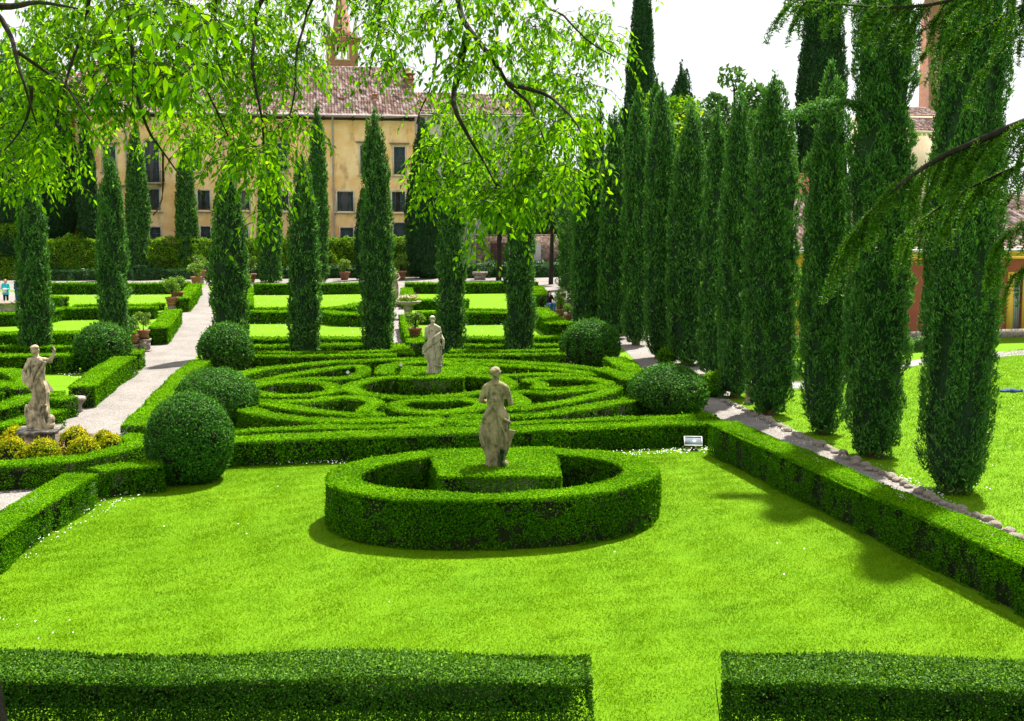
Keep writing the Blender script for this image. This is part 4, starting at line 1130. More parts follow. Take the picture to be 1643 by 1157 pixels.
WP = P(10, 491, 0)
wo = person(WP, R(15), 'person with red hair in turquoise cardigan and black leggings, holding a white leaflet', 0, stand_body, [
    ('hair', plainmat('red_hair', (0.30, 0.07, 0.03), 0.5), lambda b: (ball(b, (0, 0.0, 1.60), (0.105, 0.11, 0.10)), ball(b, (0, 0.05, 1.52), (0.10, 0.07, 0.10)))),
    ('cardigan', plainmat('turquoise_knit', (0.03, 0.42, 0.48)), lambda b: (drape(b, [(0.72, -0.21, 0.21, -0.13, 0.15), (1.0, -0.17, 0.17, -0.13, 0.13), (1.25, -0.19, 0.19, -0.13, 0.13), (1.44, -0.11, 0.11, -0.08, 0.09)], [(7, 0.03, 0)], 40), sleeves(b))),
    ('leggings', plainmat('black_cloth', (0.012, 0.012, 0.014)), lambda b: [(caps(b, (s * 0.085, 0, 0.85), 0.098, (s * 0.09, 0, 0.46), 0.066), caps(b, (s * 0.09, 0, 0.46), 0.066, (s * 0.09, 0, 0.1), 0.05), ball(b, (s * 0.09, -0.05, 0.045), (0.05, 0.13, 0.05))) for s in (-1, 1)]),
])
lf = MB(); lf.box((0.0, 0, 0), (0.24, 0.02, 0.30)); tag(lf.build('leaflet', M['white'], loc=(WP[0] + 0.05, WP[1] - 0.27, 1.0)), 'white leaflet held by the person in turquoise', 'leaflet')
MP = P(29, 490, 0)
person(MP, R(60), 'bald person in navy blue shirt and jeans beside the one in turquoise', 0, stand_body, [
    ('shirt', plainmat('navy_cloth', (0.025, 0.045, 0.14)), lambda b: (drape(b, [(0.8, -0.19, 0.19, -0.13, 0.14), (1.05, -0.18, 0.18, -0.13, 0.14), (1.28, -0.19, 0.19, -0.13, 0.13), (1.44, -0.11, 0.11, -0.08, 0.09)], [(5, 0.02, 0)], 40), sleeves(b))),
    ('trousers', plainmat('denim', (0.03, 0.07, 0.2)), lambda b: [(caps(b, (s * 0.085, 0, 0.85), 0.10, (s * 0.09, 0, 0.46), 0.078), caps(b, (s * 0.09, 0, 0.46), 0.078, (s * 0.09, 0, 0.1), 0.066)) for s in (-1, 1)]),
])
SPT = P(881, 502, 0)


def sit_body(b):
    head(b, (0.02, -0.08, 1.17), face=-1); caps(b, (0, 0, 1.12), 0.05, (0, 0.02, 1.0), 0.06)
    drape(b, [(0.42, -0.16, 0.16, -0.1, 0.14), (0.65, -0.14, 0.14, -0.1, 0.11), (0.85, -0.17, 0.17, -0.11, 0.11), (1.02, -0.12, 0.12, -0.08, 0.08)], [(2, 0.01, 0)], 32)
    for s in (-1, 1):
        caps(b, (s * 0.09, 0, 0.5), 0.085, (s * 0.15, -0.4, 0.52), 0.06); caps(b, (s * 0.15, -0.4, 0.52), 0.056, (s * 0.13, -0.38, 0.09), 0.04)
        ball(b, (s * 0.13, -0.44, 0.04), (0.042, 0.12, 0.04))
    caps(b, (-0.17, 0, 0.98), 0.05, (-0.2, -0.22, 0.74), 0.04); caps(b, (-0.2, -0.22, 0.74), 0.038, (-0.09, -0.2, 1.0), 0.03); hand(b, (-0.085, -0.2, 1.03), (0.2, 0.2, 1), (0, -1, 0))
    caps(b, (0.17, 0, 0.98), 0.05, (0.22, -0.16, 0.76), 0.04); caps(b, (0.22, -0.16, 0.76), 0.038, (0.2, -0.38, 0.82), 0.03); hand(b, (0.2, -0.4, 0.83), (0, -0.9, 0.2))


person(SPT, R(28), 'person in black top and blue jeans sitting at the hedge, reading, one hand raised', 0, sit_body, [
    ('hair', plainmat('black_hair', (0.012, 0.009, 0.008), 0.5), lambda b: (ball(b, (0.02, -0.045, 1.22), (0.115, 0.12, 0.11)), ball(b, (0.02, 0.0, 1.14), (0.10, 0.07, 0.1)))),
    ('top', plainmat('black_jersey', (0.022, 0.012, 0.016)), lambda b: (drape(b, [(0.42, -0.19, 0.19, -0.13, 0.17), (0.65, -0.17, 0.17, -0.12, 0.14), (0.88, -0.19, 0.19, -0.13, 0.13), (1.05, -0.11, 0.11, -0.08, 0.09)], [(5, 0.02, 0)], 40),
        caps(b, (-0.16, 0, 0.99), 0.07, (-0.205, -0.22, 0.74), 0.056), caps(b, (-0.205, -0.22, 0.74), 0.055, (-0.11, -0.2, 0.95), 0.045), caps(b, (0.16, 0, 0.99), 0.07, (0.225, -0.16, 0.76), 0.056), caps(b, (0.225, -0.16, 0.76), 0.055, (0.205, -0.33, 0.81), 0.045))),
    ('jeans', plainmat('blue_denim', (0.05, 0.16, 0.42)), lambda b: [(caps(b, (s * 0.09, 0, 0.5), 0.10, (s * 0.15, -0.4, 0.525), 0.078), caps(b, (s * 0.15, -0.4, 0.525), 0.075, (s * 0.13, -0.37, 0.11), 0.058)) for s in (-1, 1)]),
])
x_ = MB(); x_.box((0, 0, 0.19), (0.44, 0.36, 0.38)); x_.box((0, 0, 0.40), (0.5, 0.42, 0.05)); tag(x_.build('low_stone_block', M['stone_d'], loc=(SPT[0], SPT[1] + 0.05, 0)), 'low stone block the person in black top sits on', 'stone seat')
x_ = MB(); x_.box((0, 0, 0), (0.2, 0.02, 0.26)); tag(x_.build('paper', M['white'], loc=(SPT[0] + 0.36, SPT[1] - 0.36, 0.93)), 'white paper in the hand of the seated person', 'paper')
# ------------------------------------------------------------------ pots, stones, small things
def copy_tree(o, parent=None):
    c = o.copy(); COL.objects.link(c)
    if parent is not None: c.parent = parent
    for ch in list(o.children): copy_tree(ch, c)
    return c


def lemon(seed, tall):
    r = empty('potted_lemon_tree', (0, 0, 0), 'x', 'potted tree', 'potted lemon trees')
    p = MB(); p.lathe([(0.0, 0.0), (0.30, 0.0), (0.42, 0.56), (0.47, 0.57), (0.485, 0.68), (0.44, 0.69), (0.42, 0.62), (0.0, 0.61)], n=24); p.smooth = True
    p.lathe([(0.345, 0.2), (0.36, 0.22), (0.37, 0.25), (0.35, 0.27)], n=24); p.build('pot', M['terracotta'], r)
    rg = np.random.default_rng(seed)
    s = MB(); f = MB()
    top = 1.55 if tall else 1.3
    s.tube([(0, 0, 0.55), (0.03, 0.02, 0.9), (0, 0, top)], [0.045, 0.035, 0.02], 6)
    for k in range(11):
        a = k * 2.4; e = np.array((math.cos(a) * rg.uniform(0.2, 0.55), math.sin(a) * rg.uniform(0.2, 0.55), top + rg.uniform(-0.45, 0.5)))
        s.tube([(0, 0, top - 0.5), e * (0.5, 0.5, 1) - (0, 0, 0.1), e], [0.02, 0.014, 0.006], 5)
        blob_cloud(f, e, (0.3, 0.3, 0.26), 85, 0.15, 0.05, hollow=0.2)
    s.build('stem', M['bark'], r); f.build('foliage', M['lemon'], r)
    return r


protos = [lemon(1, False), lemon(2, True), lemon(3, False)]
used = [False] * 3
for i, (px, py, z0, sc, lab) in enumerate((
        (85, 447, 0, 1.0, 'potted lemon tree alone on the far gravel right of the leftmost cypress'),
        (254, 448, 0, 1.05, 'potted lemon tree on the far gravel between two far cypresses'),
        (315, 463, 0.3, 0.95, 'front potted lemon tree of the pair at the far end of the left path'),
        (322, 456, 0.5, 1.0, 'rear potted lemon tree of the pair at the far end of the left path'),
        (402, 453, 0, 1.1, 'potted lemon tree in a dark tub right of the thick cypress'),
        (553, 449, 0, 1.05, 'potted lemon tree on the far gravel left of the tallest pointed cypress'),
        (643, 449, 0, 1.2, 'tall loose potted lemon tree behind the small dark statue'),
        (276, 501, 0.35, 0.80, 'front potted lemon tree of the pair halfway up the left path'),
        (285, 499, 0.6, 0.82, 'rear potted lemon tree of the pair halfway up the left path, on a stone foot'),
        (213, 566, 0.36, 0.58, 'small potted lemon tree beside the stone pedestal on the left path'),
        (231, 564, 0.52, 0.54, 'small potted lemon tree on the pedestal at the left path edge'),
        (666, 567, 0.62, 0.60, 'potted lemon tree on a pedestal behind the middle statue'),
        (899, 500, 0.1, 0.62, 'rear potted lemon tree with a round head beside the seated person'),
        (899, 511, 0.15, 0.54, 'middle potted lemon tree of the three near the seated person'),
        (911, 515, 0, 0.52, 'low wide potted lemon tree, frontmost of the three near the seated person'))):
    k = (0, 1, 2)[i % 3]
    o = copy_tree(protos[k]) if used[k] else protos[k]
    used[k] = True
    q = P(px, py, 0)
    o.location = (q[0], q[1], z0); o.scale = (sc, sc, sc); o.rotation_euler = (0, 0, i * 1.7)
    o['label'] = lab
PD = 'stone pedestals under the lemon pots'
for px, py, h, w_, lab in ((231, 564, 0.52, 0.46, 'pale stone pedestal under a lemon pot at the left path edge'), (666, 567, 0.62, 0.40, 'brown stone pedestal under the lemon pot behind the middle statue'),
                          (285, 499, 0.6, 0.42, 'stone pedestal under the lemon pots halfway up the left path'), (322, 456, 0.5, 0.5, 'stone pedestal under the lemon pots at the far end of left path'),
                          (315, 463, 0.3, 0.4, 'low stone foot under the front lemon pot at the far left path end'), (276, 501, 0.35, 0.4, 'low stone foot under the front lemon pot halfway up the path'),
                          (213, 566, 0.36, 0.4, 'low stone foot under the small lemon pot beside the pedestal'), (899, 511, 0.15, 0.5, 'flat stone slab under the middle lemon pot near the seated person'),
                          (899, 500, 0.1, 0.5, 'flat stone slab under the round headed lemon pot near seated person')):
    q = P(px, py, 0); m = MB()
    m.box((0, 0, h / 2), (w_, w_, h - 0.004)); m.box((0, 0, h - 0.04), (w_ + 0.08, w_ + 0.08, 0.076)); m.box((0, 0, 0.04), (w_ + 0.07, w_ + 0.07, 0.07))
    o = m.build('stone_pedestal', M['stone_d'], loc=(q[0], q[1], 0)); o.rotation_euler = (0, 0, AXROT)
    tag(o, lab, 'pedestal', PD)
q = P(123, 661, 0); m = MB(); m.smooth = True
m.lathe([(0, 0), (0.17, 0), (0.15, 0.08), (0.14, 0.2), (0.24, 0.3), (0.27, 0.36), (0.26, 0.42), (0.18, 0.44), (0, 0.44)], n=20); m.lathe([(0.0, 0.3), (0.09, 0.31), (0.11, 0.36), (0.07, 0.42), (0, 0.42)], (-0.2, -0.05, 0), 12)
tag(m.build('stone_stump', M['stone_d'], loc=q), 'carved stone capital used as a stump at the left path edge', 'stone stump')
q = P(117, 668, 0); m = MB(); m.box((0, 0, 0.19), (0.13, 0.16, 0.38)); m.box((0, 0, 0.39), (0.11, 0.13, 0.03)); tag(m.build('stone_post', M['stone_d'], loc=q), 'thin grey stone post in front of the carved stump', 'stone post')
q = P(1203, 648, 0); ur = empty('stone_urn', q, 'stone urn with a reddish ball on a grey foot beside a right row cypress', 'urn')
m = MB(); m.smooth = True; m.lathe([(0, 0), (0.16, 0), (0.16, 0.06), (0.1, 0.1), (0.12, 0.2), (0.08, 0.22), (0, 0.22)], n=18); m.build('foot', M['stone_d'], ur)
m = MB(); m.smooth = True; m.lathe([(0.0, 0.21), (0.1, 0.23), (0.15, 0.32), (0.13, 0.42), (0.06, 0.47), (0, 0.48)], n=18); m.build('ball', M['terracotta'], ur)
q = P(770, 449, 0); m = MB(); m.box((0, 0, 0.25), (1.0, 0.7, 0.5)); m.box((0, 0, 0.62), (1.35, 0.95, 0.2)); m.box((0, 0, 0.46), (1.15, 0.8, 0.1)); tag(m.build('stone_trough', M['stone_d'], loc=q), 'worn stone trough in front of dark ivy at the far end', 'stone trough')
q = P(893, 441, 0); tp = empty('square_planter', q, 'pale square planter box with a green plant at the right path head', 'planter', rz=R(20))
m = MB(); m.box((0, 0, 0.36), (0.72, 0.72, 0.72)); m.box((0, 0, 0.735), (0.8, 0.8, 0.05)); m.build('box', M['paving'], tp); m = MB(); blob_cloud(m, (0, 0, 1.0), (0.45, 0.45, 0.4), 350, 0.17, 0.3, hollow=0.2); m.build('foliage', M['broad'], tp)
q = P(5, 500, 0); m = MB(); m.smooth = False
m.lathe([(0, 0), (0.9, 0), (0.95, 0.12), (0.85, 0.2), (0.9, 0.45), (1.0, 0.5), (1.0, 0.58), (0.82, 0.58), (0.8, 0.3), (0, 0.3)], n=12)
tag(m.build('stone_basin', M['stone_d'], loc=q), 'grey stone basin in front of the two standing persons', 'basin')
# plaque
q = P(1112, 722, 0); pq = empty('information_sign', q, 'small slanted pale information sign on the lawn before the dark hedge', 'sign')
m = MB(); m.box((0, 0, 0.09), (0.05, 0.05, 0.18)); m.box((0, 0, 0.01), (0.2, 0.14, 0.02)); m.build('post', M['metal'], pq)
m = MB(); m.box((0, 0, 0), (0.40, 0.30, 0.018)); o = m.build('panel', noisy('sign_face', [(0.3, (0.10, 0.13, 0.155)), (0.7, (0.16, 0.195, 0.22))], 4, 2, 0.35, 0), pq, loc=(0.0, 0, 0.2)); o.rotation_euler = (R(32), 0, R(-6))
m = MB()
for a_, b_2 in (((0, 0.148, 0.012), (0.42, 0.018, 0.026)), ((0, -0.148, 0.012), (0.42, 0.018, 0.026)), ((0.201, 0, 0.012), (0.018, 0.278, 0.026)), ((-0.201, 0, 0.012), (0.018, 0.278, 0.026))): m.box(a_, b_2)
fo_ = m.build('frame', M['white'], o)
for px, py, h, lab in ((558, 598, 0.53, 'small grey spotlight inside the back left maze scroll'), (643, 586, 0.64, 'small white spotlight left of the middle statue')):
    q = P(px, py, h); sp = empty('spotlight', (q[0], q[1], 0), lab, 'spotlight', 'garden spotlights')
    m = MB(); m.tube([(0, 0, 0), (0, 0, h)], 0.012, 6); m.build('stake', M['metal'], sp)
    m = MB(); m.smooth = True; m.tube([(-0.05, 0.10, h - 0.02), (-0.02, 0.03, h), (0.0, -0.02, h + 0.01), (0.01, -0.05, h + 0.02)], [0.02, 0.036, 0.05, 0.053], 12); m.build('lamp_head', M['white'], sp)
q = P(1622, 629, 0); m = MB()
for k, (x, y, r_) in enumerate(((-0.25, 0, 0.09), (-0.1, 0.05, 0.11), (0.05, -0.02, 0.10), (0.2, 0.0, 0.07), (0.32, 0.03, 0.05), (0.0, -0.12, 0.06))):
    ball(m, (x, y, 0.03), (r_ * 1.5, r_ * 1.3, 0.05 + 0.02 * (k % 3)))
tag(remeshed(m, 'jacket', plainmat('dark_blue_cloth', (0.02, 0.05, 0.16)), 0.02, 2, None, q), 'crumpled dark blue jacket lying on the right lawn', 'jacket')

# edging stones
stones = []
rg = np.random.default_rng(8)
for k in range(6):
    bm = bmesh.new(); bmesh.ops.create_icosphere(bm, subdivisions=3, radius=1)
    v = np.array([x.co[:] for x in bm.verts])
    d = 1 + wob(v, 2.5, 40 + k) * 0.2 + wob(v, 6, 50 + k) * 0.07
    for x, dd in zip(bm.verts, d):
        x.co = Vector((x.co.x * dd, x.co.y * dd * 0.8, max(-0.5, x.co.z * dd * 0.75)))
    me = bpy.data.meshes.new('edging_stone'); bm.to_mesh(me); bm.free(); me.materials.append(M['rock'])
    stones.append(me)
A_, B_ = P(1162, 645, 0), P(1700, 893, 0)
ln = np.linalg.norm(B_ - A_); t = 0.0; first = {}
while t < ln:
    s = rg.uniform(0.075, 0.15)
    q = A_ + (B_ - A_) * t / ln + np.array((rg.normal() * 0.05, rg.normal() * 0.05, 0))
    k = int(rg.integers(6))
    if k in first:
        o = first[k].copy()
    else:
        o = bpy.data.objects.new('edging_stone', stones[k]); first[k] = o
    COL.objects.link(o)
    o.location = (q[0], q[1], s * 0.22); o.scale = (s, s, s * rg.uniform(0.7, 1.1)); o.rotation_euler = (0, 0, rg.random() * 6.28)
    tag(o, 'rough edging stone in the row between right gravel path and right lawn', 'stone', 'edging stones along the right path')
    t += s * 1.95

# ------------------------------------------------------------------ the yellow house
def tile_mat(name, cols, cw=0.3, ch=0.42):
    m, nt, b = mat(name)
    co = N(nt, 'ShaderNodeTexCoord').outputs['Object']
    mp = N(nt, 'ShaderNodeMapping'); mp.inputs['Scale'].default_value = (1 / cw, 1 / ch, 0)
    nt.links.new(co, mp.inputs[0])
    fl = N(nt, 'ShaderNodeVectorMath', operation='FLOOR'); nt.links.new(mp.outputs[0], fl.inputs[0])
    wn = N(nt, 'ShaderNodeTexWhiteNoise', noise_dimensions='2D'); nt.links.new(fl.outputs[0], wn.inputs['Vector'])
    c = ramp(nt, wn.outputs['Value'], cols)
    c = mix(nt, ramp(nt, noise(nt, 0.5, 5, 0.65), [(0.45, (0, 0, 0)), (0.7, (0.6, 0.6, 0.6))]), c, (0.22, 0.17, 0.14))
    nt.links.new(c, b.inputs['Base Color']); b.inputs['Roughness'].default_value = 0.9
    bump(nt, b, noise(nt, 12, 4), 0.4, 0.03)
    return m


TC = [(0.0, (0.055, 0.04, 0.036)), (0.3, (0.20, 0.10, 0.08)), (0.6, (0.32, 0.19, 0.16)), (1.0, (0.55, 0.46, 0.43))]
M['tile'] = tile_mat('roof_tiles', TC)


def tiled(mb, x0, x1, ye, ze, yr, zr, pitch=0.3, rows=24, m=0):
    """a slope of half round tiles from the eave up to the ridge"""
    n = max(2, int((x1 - x0) / pitch)) * 4
    x = np.linspace(x0, x1, n + 1)
    hgt = 0.13 * np.abs(np.sin(np.arange(n + 1) * math.pi / 4)) * 1.0
    rr = []
    for k in range(rows):
        for e, lift in ((k / rows, 0.05), ((k + 1) / rows, 0.0)):
            rr.append(np.stack([x, np.full(n + 1, ye + (yr - ye) * e), ze + (zr - ze) * e + hgt + lift], 1))
    v = np.concatenate(rr); w_ = n + 1
    q = [(i * w_ + j, i * w_ + j + 1, (i + 1) * w_ + j + 1, (i + 1) * w_ + j) for i in range(2 * rows - 1) for j in range(n)]
    mb.add(v, q, m=m)
    mb.add([(x0, ye, ze - 0.02), (x1, ye, ze - 0.02), (x1, yr, zr - 0.02), (x0, yr, zr - 0.02)], [(3, 2, 1, 0)], m=m)


def wall_holes(mb, x0, x1, z0, z1, holes, y=0.0, dep=0.28):
    xs = sorted({x0, x1, *[h[0] for h in holes], *[h[1] for h in holes]}); zs = sorted({z0, z1, *[h[2] for h in holes], *[h[3] for h in holes]})
    for a, b in zip(xs, xs[1:]):
        for c, d in zip(zs, zs[1:]):
            mx, mz = (a + b) / 2, (c + d) / 2
            if not any(h[0] < mx < h[1] and h[2] < mz < h[3] for h in holes):
                mb.add([(a, y, c), (b, y, c), (b, y, d), (a, y, d)], [(0, 1, 2, 3)])
    for a, b, c, d in [h[:4] for h in holes]:
        mb.add([(a, y, c), (b, y, c), (b, y, d), (a, y, d), (a, y + dep, c), (b, y + dep, c), (b, y + dep, d), (a, y + dep, d)],
               [(0, 4, 5, 1), (1, 5, 6, 2), (2, 6, 7, 3), (3, 7, 4, 0)])


def plaster(name, base, pale, stain, sc=0.35):
    m, nt, b = mat(name)
    c = ramp(nt, noise(nt, sc, 7, 0.62), [(0.36, base), (0.6, pale)])
    c = mix(nt, ramp(nt, noise(nt, 0.8, 8, 0.72, stretch=(1, 1, 0.55)), [(0.52, (0, 0, 0)), (0.66, (0.85, 0.85, 0.85))]), c, stain)
    nt.links.new(c, b.inputs['Base Color']); b.inputs['Roughness'].default_value = 0.95
    bump(nt, b, noise(nt, 5, 6), 0.25, 0.03)
    return m


M['ochre'] = plaster('ochre_plaster', (0.80, 0.45, 0.15), (0.93, 0.68, 0.37), (0.44, 0.27, 0.13))
M['orange'] = plaster('orange_plaster', (0.70, 0.32, 0.05), (0.80, 0.42, 0.08), (0.6, 0.34, 0.1))
M['greyp'] = plaster('grey_plaster', (0.42, 0.39, 0.38), (0.52, 0.49, 0.47), (0.34, 0.28, 0.25))
M['redp'] = plaster('red_plaster', (0.25, 0.062, 0.042), (0.31, 0.085, 0.06), (0.20, 0.065, 0.05), 0.6)
M['trimy'] = plaster('yellow_trim', (0.66, 0.36, 0.05), (0.74, 0.44, 0.08), (0.5, 0.3, 0.08))
M['shutter'] = noisy('shutter_paint', [(0.3, (0.04, 0.062, 0.07)), (0.7, (0.07, 0.10, 0.11))], 5, 3, 0.6, 0)
M['glass'] = noisy('dark_window_glass', [(0.3, (0.02, 0.018, 0.017)), (0.7, (0.06, 0.045, 0.04))], 1.5, 2, 0.15, 0, spec=0.5)
M['sill'] = noisy('window_stone', [(0.3, (0.48, 0.42, 0.33)), (0.7, (0.62, 0.55, 0.44))], 4, 4, 0.9, 0.2)
M['cornice'] = noisy('lintel_stone', [(0.3, (0.26, 0.21, 0.16)), (0.7, (0.42, 0.36, 0.28))], 4, 4, 0.9, 0.2)
M['eave'] = noisy('eave_timber', [(0.3, (0.05, 0.028, 0.02)), (0.7, (0.10, 0.055, 0.04))], 4, 4, 0.9, 0.2, stretch=(0.3, 3, 3))
M['pipe'] = noisy('zinc_pipe', [(0.3, (0.34, 0.32, 0.33)), (0.7, (0.46, 0.44, 0.45))], 4, 2, 0.5, 0)
HY = 112.0
HA = D(640, 400, HY); HA[2] = 0


def FP(px, py, off=0.0, A=None, ax=None, tx=None):
    A = HA if A is None else A; ax = AX if ax is None else ax; tx = TX if tx is None else tx
    d = np.array(ray(px, py)); o = np.array((0, 0, CH))
    t = (np.dot(A - o, ax) + off) / np.dot(d, ax)
    p = o + d * t
    return float(np.dot(p - A, tx)), float(p[2])


house = empty('yellow_house', HA, 'weathered yellow town house with dark shutters and pink tiled roof', 'house', rz=AXROT)
xl, xr = FP(124, 300)[0], FP(666, 300)[0]
ze = FP(600, 186, -0.9)[1]
zr = FP(580, 110, 9)[1]
wins = []
for x0, x1, y0, y1, kind in ((165, 186, 236, 274, 'half'), (232, 256, 226, 293, 'door'), (371, 391, 228, 273, 'shut'), (440, 461, 230, 275, 'shut'), (500, 518, 235, 279, 'shut'), (578, 598, 234, 279, 'shut'), (632, 650, 236, 280, 'shut'),
                             (300, 320, 230, 274, 'shut'), (237, 256, 304, 337, 'open'), (181, 195, 304, 336, 'shut'), (317, 337, 306, 337, 'open'), (383, 400, 306, 337, 'open'), (447, 463, 307, 338, 'open'), (541, 567, 308, 339, 'open'), (629, 650, 308, 340, 'open'),
                             (240, 258, 365, 386, 'low'), (322, 338, 364, 386, 'low'), (384, 398, 364, 386, 'low'), (546, 567, 366, 388, 'low'), (631, 652, 358, 384, 'low')):
    a, z1 = FP(x0, y0); b, z0 = FP(x1, y1)
    wins.append((a, b, z0, z1, kind))
m = MB()
wall_holes(m, xl, xr, 0, ze + 0.45, [w_[:4] for w_ in wins])
m.add([(xr, 0, 0), (xr, 14, 0), (xr, 14, ze + 0.45), (xr, 0, ze + 0.45), (xl, 0, 0), (xl, 14, 0), (xl, 14, ze + 0.45), (xl, 0, ze + 0.45)], [(0, 1, 2, 3), (5, 4, 7, 6), (1, 5, 6, 2)])
gz = ze + 0.45 + (zr - ze) * 7.6 / 9.9
m.add([(xr, 0, ze + 0.45), (xr, 14, ze + 0.45), (xr, 7.4, gz + 0.5), (xl, 0, ze + 0.45), (xl, 14, ze + 0.45), (xl, 7.4, gz + 0.5)], None, [(0, 1, 2), (4, 3, 5)])
m.build('wall', M['ochre'], house)
m = MB(); tiled(m, xl - 0.9, xr + 0.35, -0.95, ze, 9.0, zr, rows=26)
m.add([(xl - 0.9, 9.0, zr), (xr + 0.35, 9.0, zr), (xr + 0.35, 16, ze + 1), (xl - 0.9, 16, ze + 1)], [(0, 1, 2, 3)])
m.tube([(xl - 0.9, 9, zr + 0.06), (xr + 0.35, 9, zr + 0.06)], 0.14, 8)
roof = m.build('roof', M['tile'], house)
m = MB(); m.box(((xl + xr) / 2, -0.42, ze + 0.02), (xr - xl + 1.1, 0.98, 0.08)); m.box(((xl + xr) / 2, -0.06, ze - 0.2), (xr - xl, 0.12, 0.34)); m.build('eave_board', M['eave'], house)
for k in range(12):
    m = MB(); x = xr - 0.4 - k * (xr - xl - 0.8) / 11
    m.box((x, -0.36, ze - 0.16), (0.26, 0.72, 0.24)); m.box((x, -0.16, ze - 0.34), (0.24, 0.32, 0.14)); m.build('eave_bracket', M['eave'], house)
m = MB(); m.tube([(xl - 0.9, -1.06, ze + 0.0), (xr + 0.35, -1.06, ze + 0.0)], 0.11, 8); m.build('gutter', M['pipe'], house)
for px in (205, 360, 535):
    u = FP(px, 300)[0]; m = MB(); m.tube([(u, -1.0, ze - 0.06), (u, -0.5, ze - 0.5), (u, -0.12, ze - 0.8), (u, -0.12, 0)], 0.085, 8); m.build('downpipe', M['pipe'], house)
for px, y0, y1, wd in ((548, 159, 175, 0.4), (602, 153, 176, 0.42), (127, 140, 162, 0.5)):       # chimneys standing on the slope
    yy = 2.2; u, zt = FP(px, y0, yy); zb_ = ze + (zr - ze) * (yy + 0.95) / 9.95
    m = MB(); m.box((u, yy, (zb_ + zt) / 2 - 0.3), (wd, wd, zt - zb_ - 0.1)); ch = m.build('chimney', M['ochre'], roof)
    m = MB(); m.box((u, yy, zt - 0.30), (wd + 0.14, wd + 0.14, 0.1)); m.box((u - wd * 0.3, yy, zt - 0.12), (0.1, wd, 0.26)); m.box((u + wd * 0.3, yy, zt - 0.12), (0.1, wd, 0.26)); m.box((u, yy, zt + 0.06), (wd + 0.2, wd + 0.2, 0.09)); m.build('chimney_cap', M['terracotta'], roof)
u, zt = FP(656, 128, 6.0); m = MB(); m.box((u, 6.0, zt - 1.6), (0.95, 0.95, 3.2)); m.box((u, 6.0, zt + 0.05), (1.15, 1.15, 0.12)); m.build('chimney', M['terracotta'], roof)
m = MB()
for dx in (-0.4, 0, 0.4):
    m.box((u + dx, 6.0, zt + 0.32), (0.14, 0.9, 0.44))
m.box((u, 6.0, zt + 0.58), (1.3, 1.3, 0.1)); m.lathe([(0.95, zt + 0.63), (0.1, zt + 0.95), (0, zt + 0.96)], (u, 6.0, 0), 4); m.build('chimney_cap', M['terracotta'], roof)


def shutter_leaf(mb, x0, x1, z0, z1, y, ang=0.0, hinge=None):
    """one louvred leaf"""
    w_, h_ = x1 - x0, z1 - z0
    cx, cz = (x0 + x1) / 2, (z0 + z1) / 2
    for dx in (-w_ / 2 + 0.05, w_ / 2 - 0.05):
        mb.box((cx + dx, y, cz), (0.1, 0.06, h_))
    for dz in (-h_ / 2 + 0.06, 0, h_ / 2 - 0.06):
        mb.box((cx, y, cz + dz), (w_ - 0.2, 0.058, 0.12))
    n = max(4, int(h_ / 0.14))
    for k in range(n):
        mb.box((cx, y + 0.01, z0 + 0.1 + (h_ - 0.2) * (k + 0.5) / n), (w_ - 0.2, 0.03, (h_ - 0.2) / n * 0.62))
    mb.box((cx, y + 0.028, cz), (w_ - 0.2, 0.006, h_ - 0.2))


for a, b, z0, z1, kind in wins:
    w_ = b - a
    f = MB()
    for dx in (a - 0.075, b + 0.075):
        f.box((dx, -0.035, (z0 + z1) / 2), (0.15, 0.07, z1 - z0 + 0.3))
    f.box(((a + b) / 2, -0.035, z1 + 0.075), (w_, 0.07, 0.15))
    win = f.build('window', M['sill'], house)
    s = MB(); s.box(((a + b) / 2, -0.10, z0 - 0.16), (w_ + 0.6, 0.22, 0.14)); s.build('sill', M['sill'], win)
    g = MB(); g.add([(a, 0.26, z0), (b, 0.26, z0), (b, 0.26, z1), (a, 0.26, z1)], [(0, 1, 2, 3)]); g.build('pane', M['glass'], win)
    sh = []
    if kind in ('shut', 'half'):
        sh = [(a + 0.02, (a + b) / 2 - 0.01), ((a + b) / 2 + 0.01, b - 0.02)]
    elif kind == 'open':
        sh = [(a - 0.05, a + w_ * 0.3), (b - w_ * 0.36, b)]
    elif kind == 'door':
        sh = [(a, a + w_ * 0.24), (b - w_ * 0.42, b)]
    elif kind == 'low':
        sh = [(a + 0.02, b - 0.02)]
    for x0, x1 in sh:
        m = MB(); shutter_leaf(m, x0, x1, z0 + 0.02, z1 - 0.02, 0.10); m.build('shutter', M['shutter'], win)
    if kind in ('shut', 'half'):
        m = MB(); m.box(((a + b) / 2, -0.13, z1 + 0.40), (w_ + 0.9, 0.30, 0.10)); m.box(((a + b) / 2, -0.10, z1 + 0.31), (w_ + 0.7, 0.2, 0.08)); m.build('lintel', M['cornice'], win)
a, b, z0, z1, _ = wins[1]
bal = MB(); bal.box(((a + b) / 2 + 0.1, -0.5, z0 - 0.09), (b - a + 0.9, 1.0, 0.16)); bal.box((b, -0.3, z0 - 0.3), (0.2, 0.55, 0.26)); bal.box((a, -0.3, z0 - 0.3), (0.2, 0.55, 0.26)); balc = bal.build('balcony', M['cornice'], house)
rl = MB(); bx0, bx1 = a - 0.3, b + 0.5
rl.box(((bx0 + bx1) / 2, -0.96, z0 + 1.05), (bx1 - bx0, 0.05, 0.05)); rl.box(((bx0 + bx1) / 2, -0.96, z0 + 0.1), (bx1 - bx0, 0.04, 0.04))
for k in range(17):
    rl.box((bx0 + (bx1 - bx0) * k / 16, -0.96, z0 + 0.56), (0.025, 0.025, 0.94))
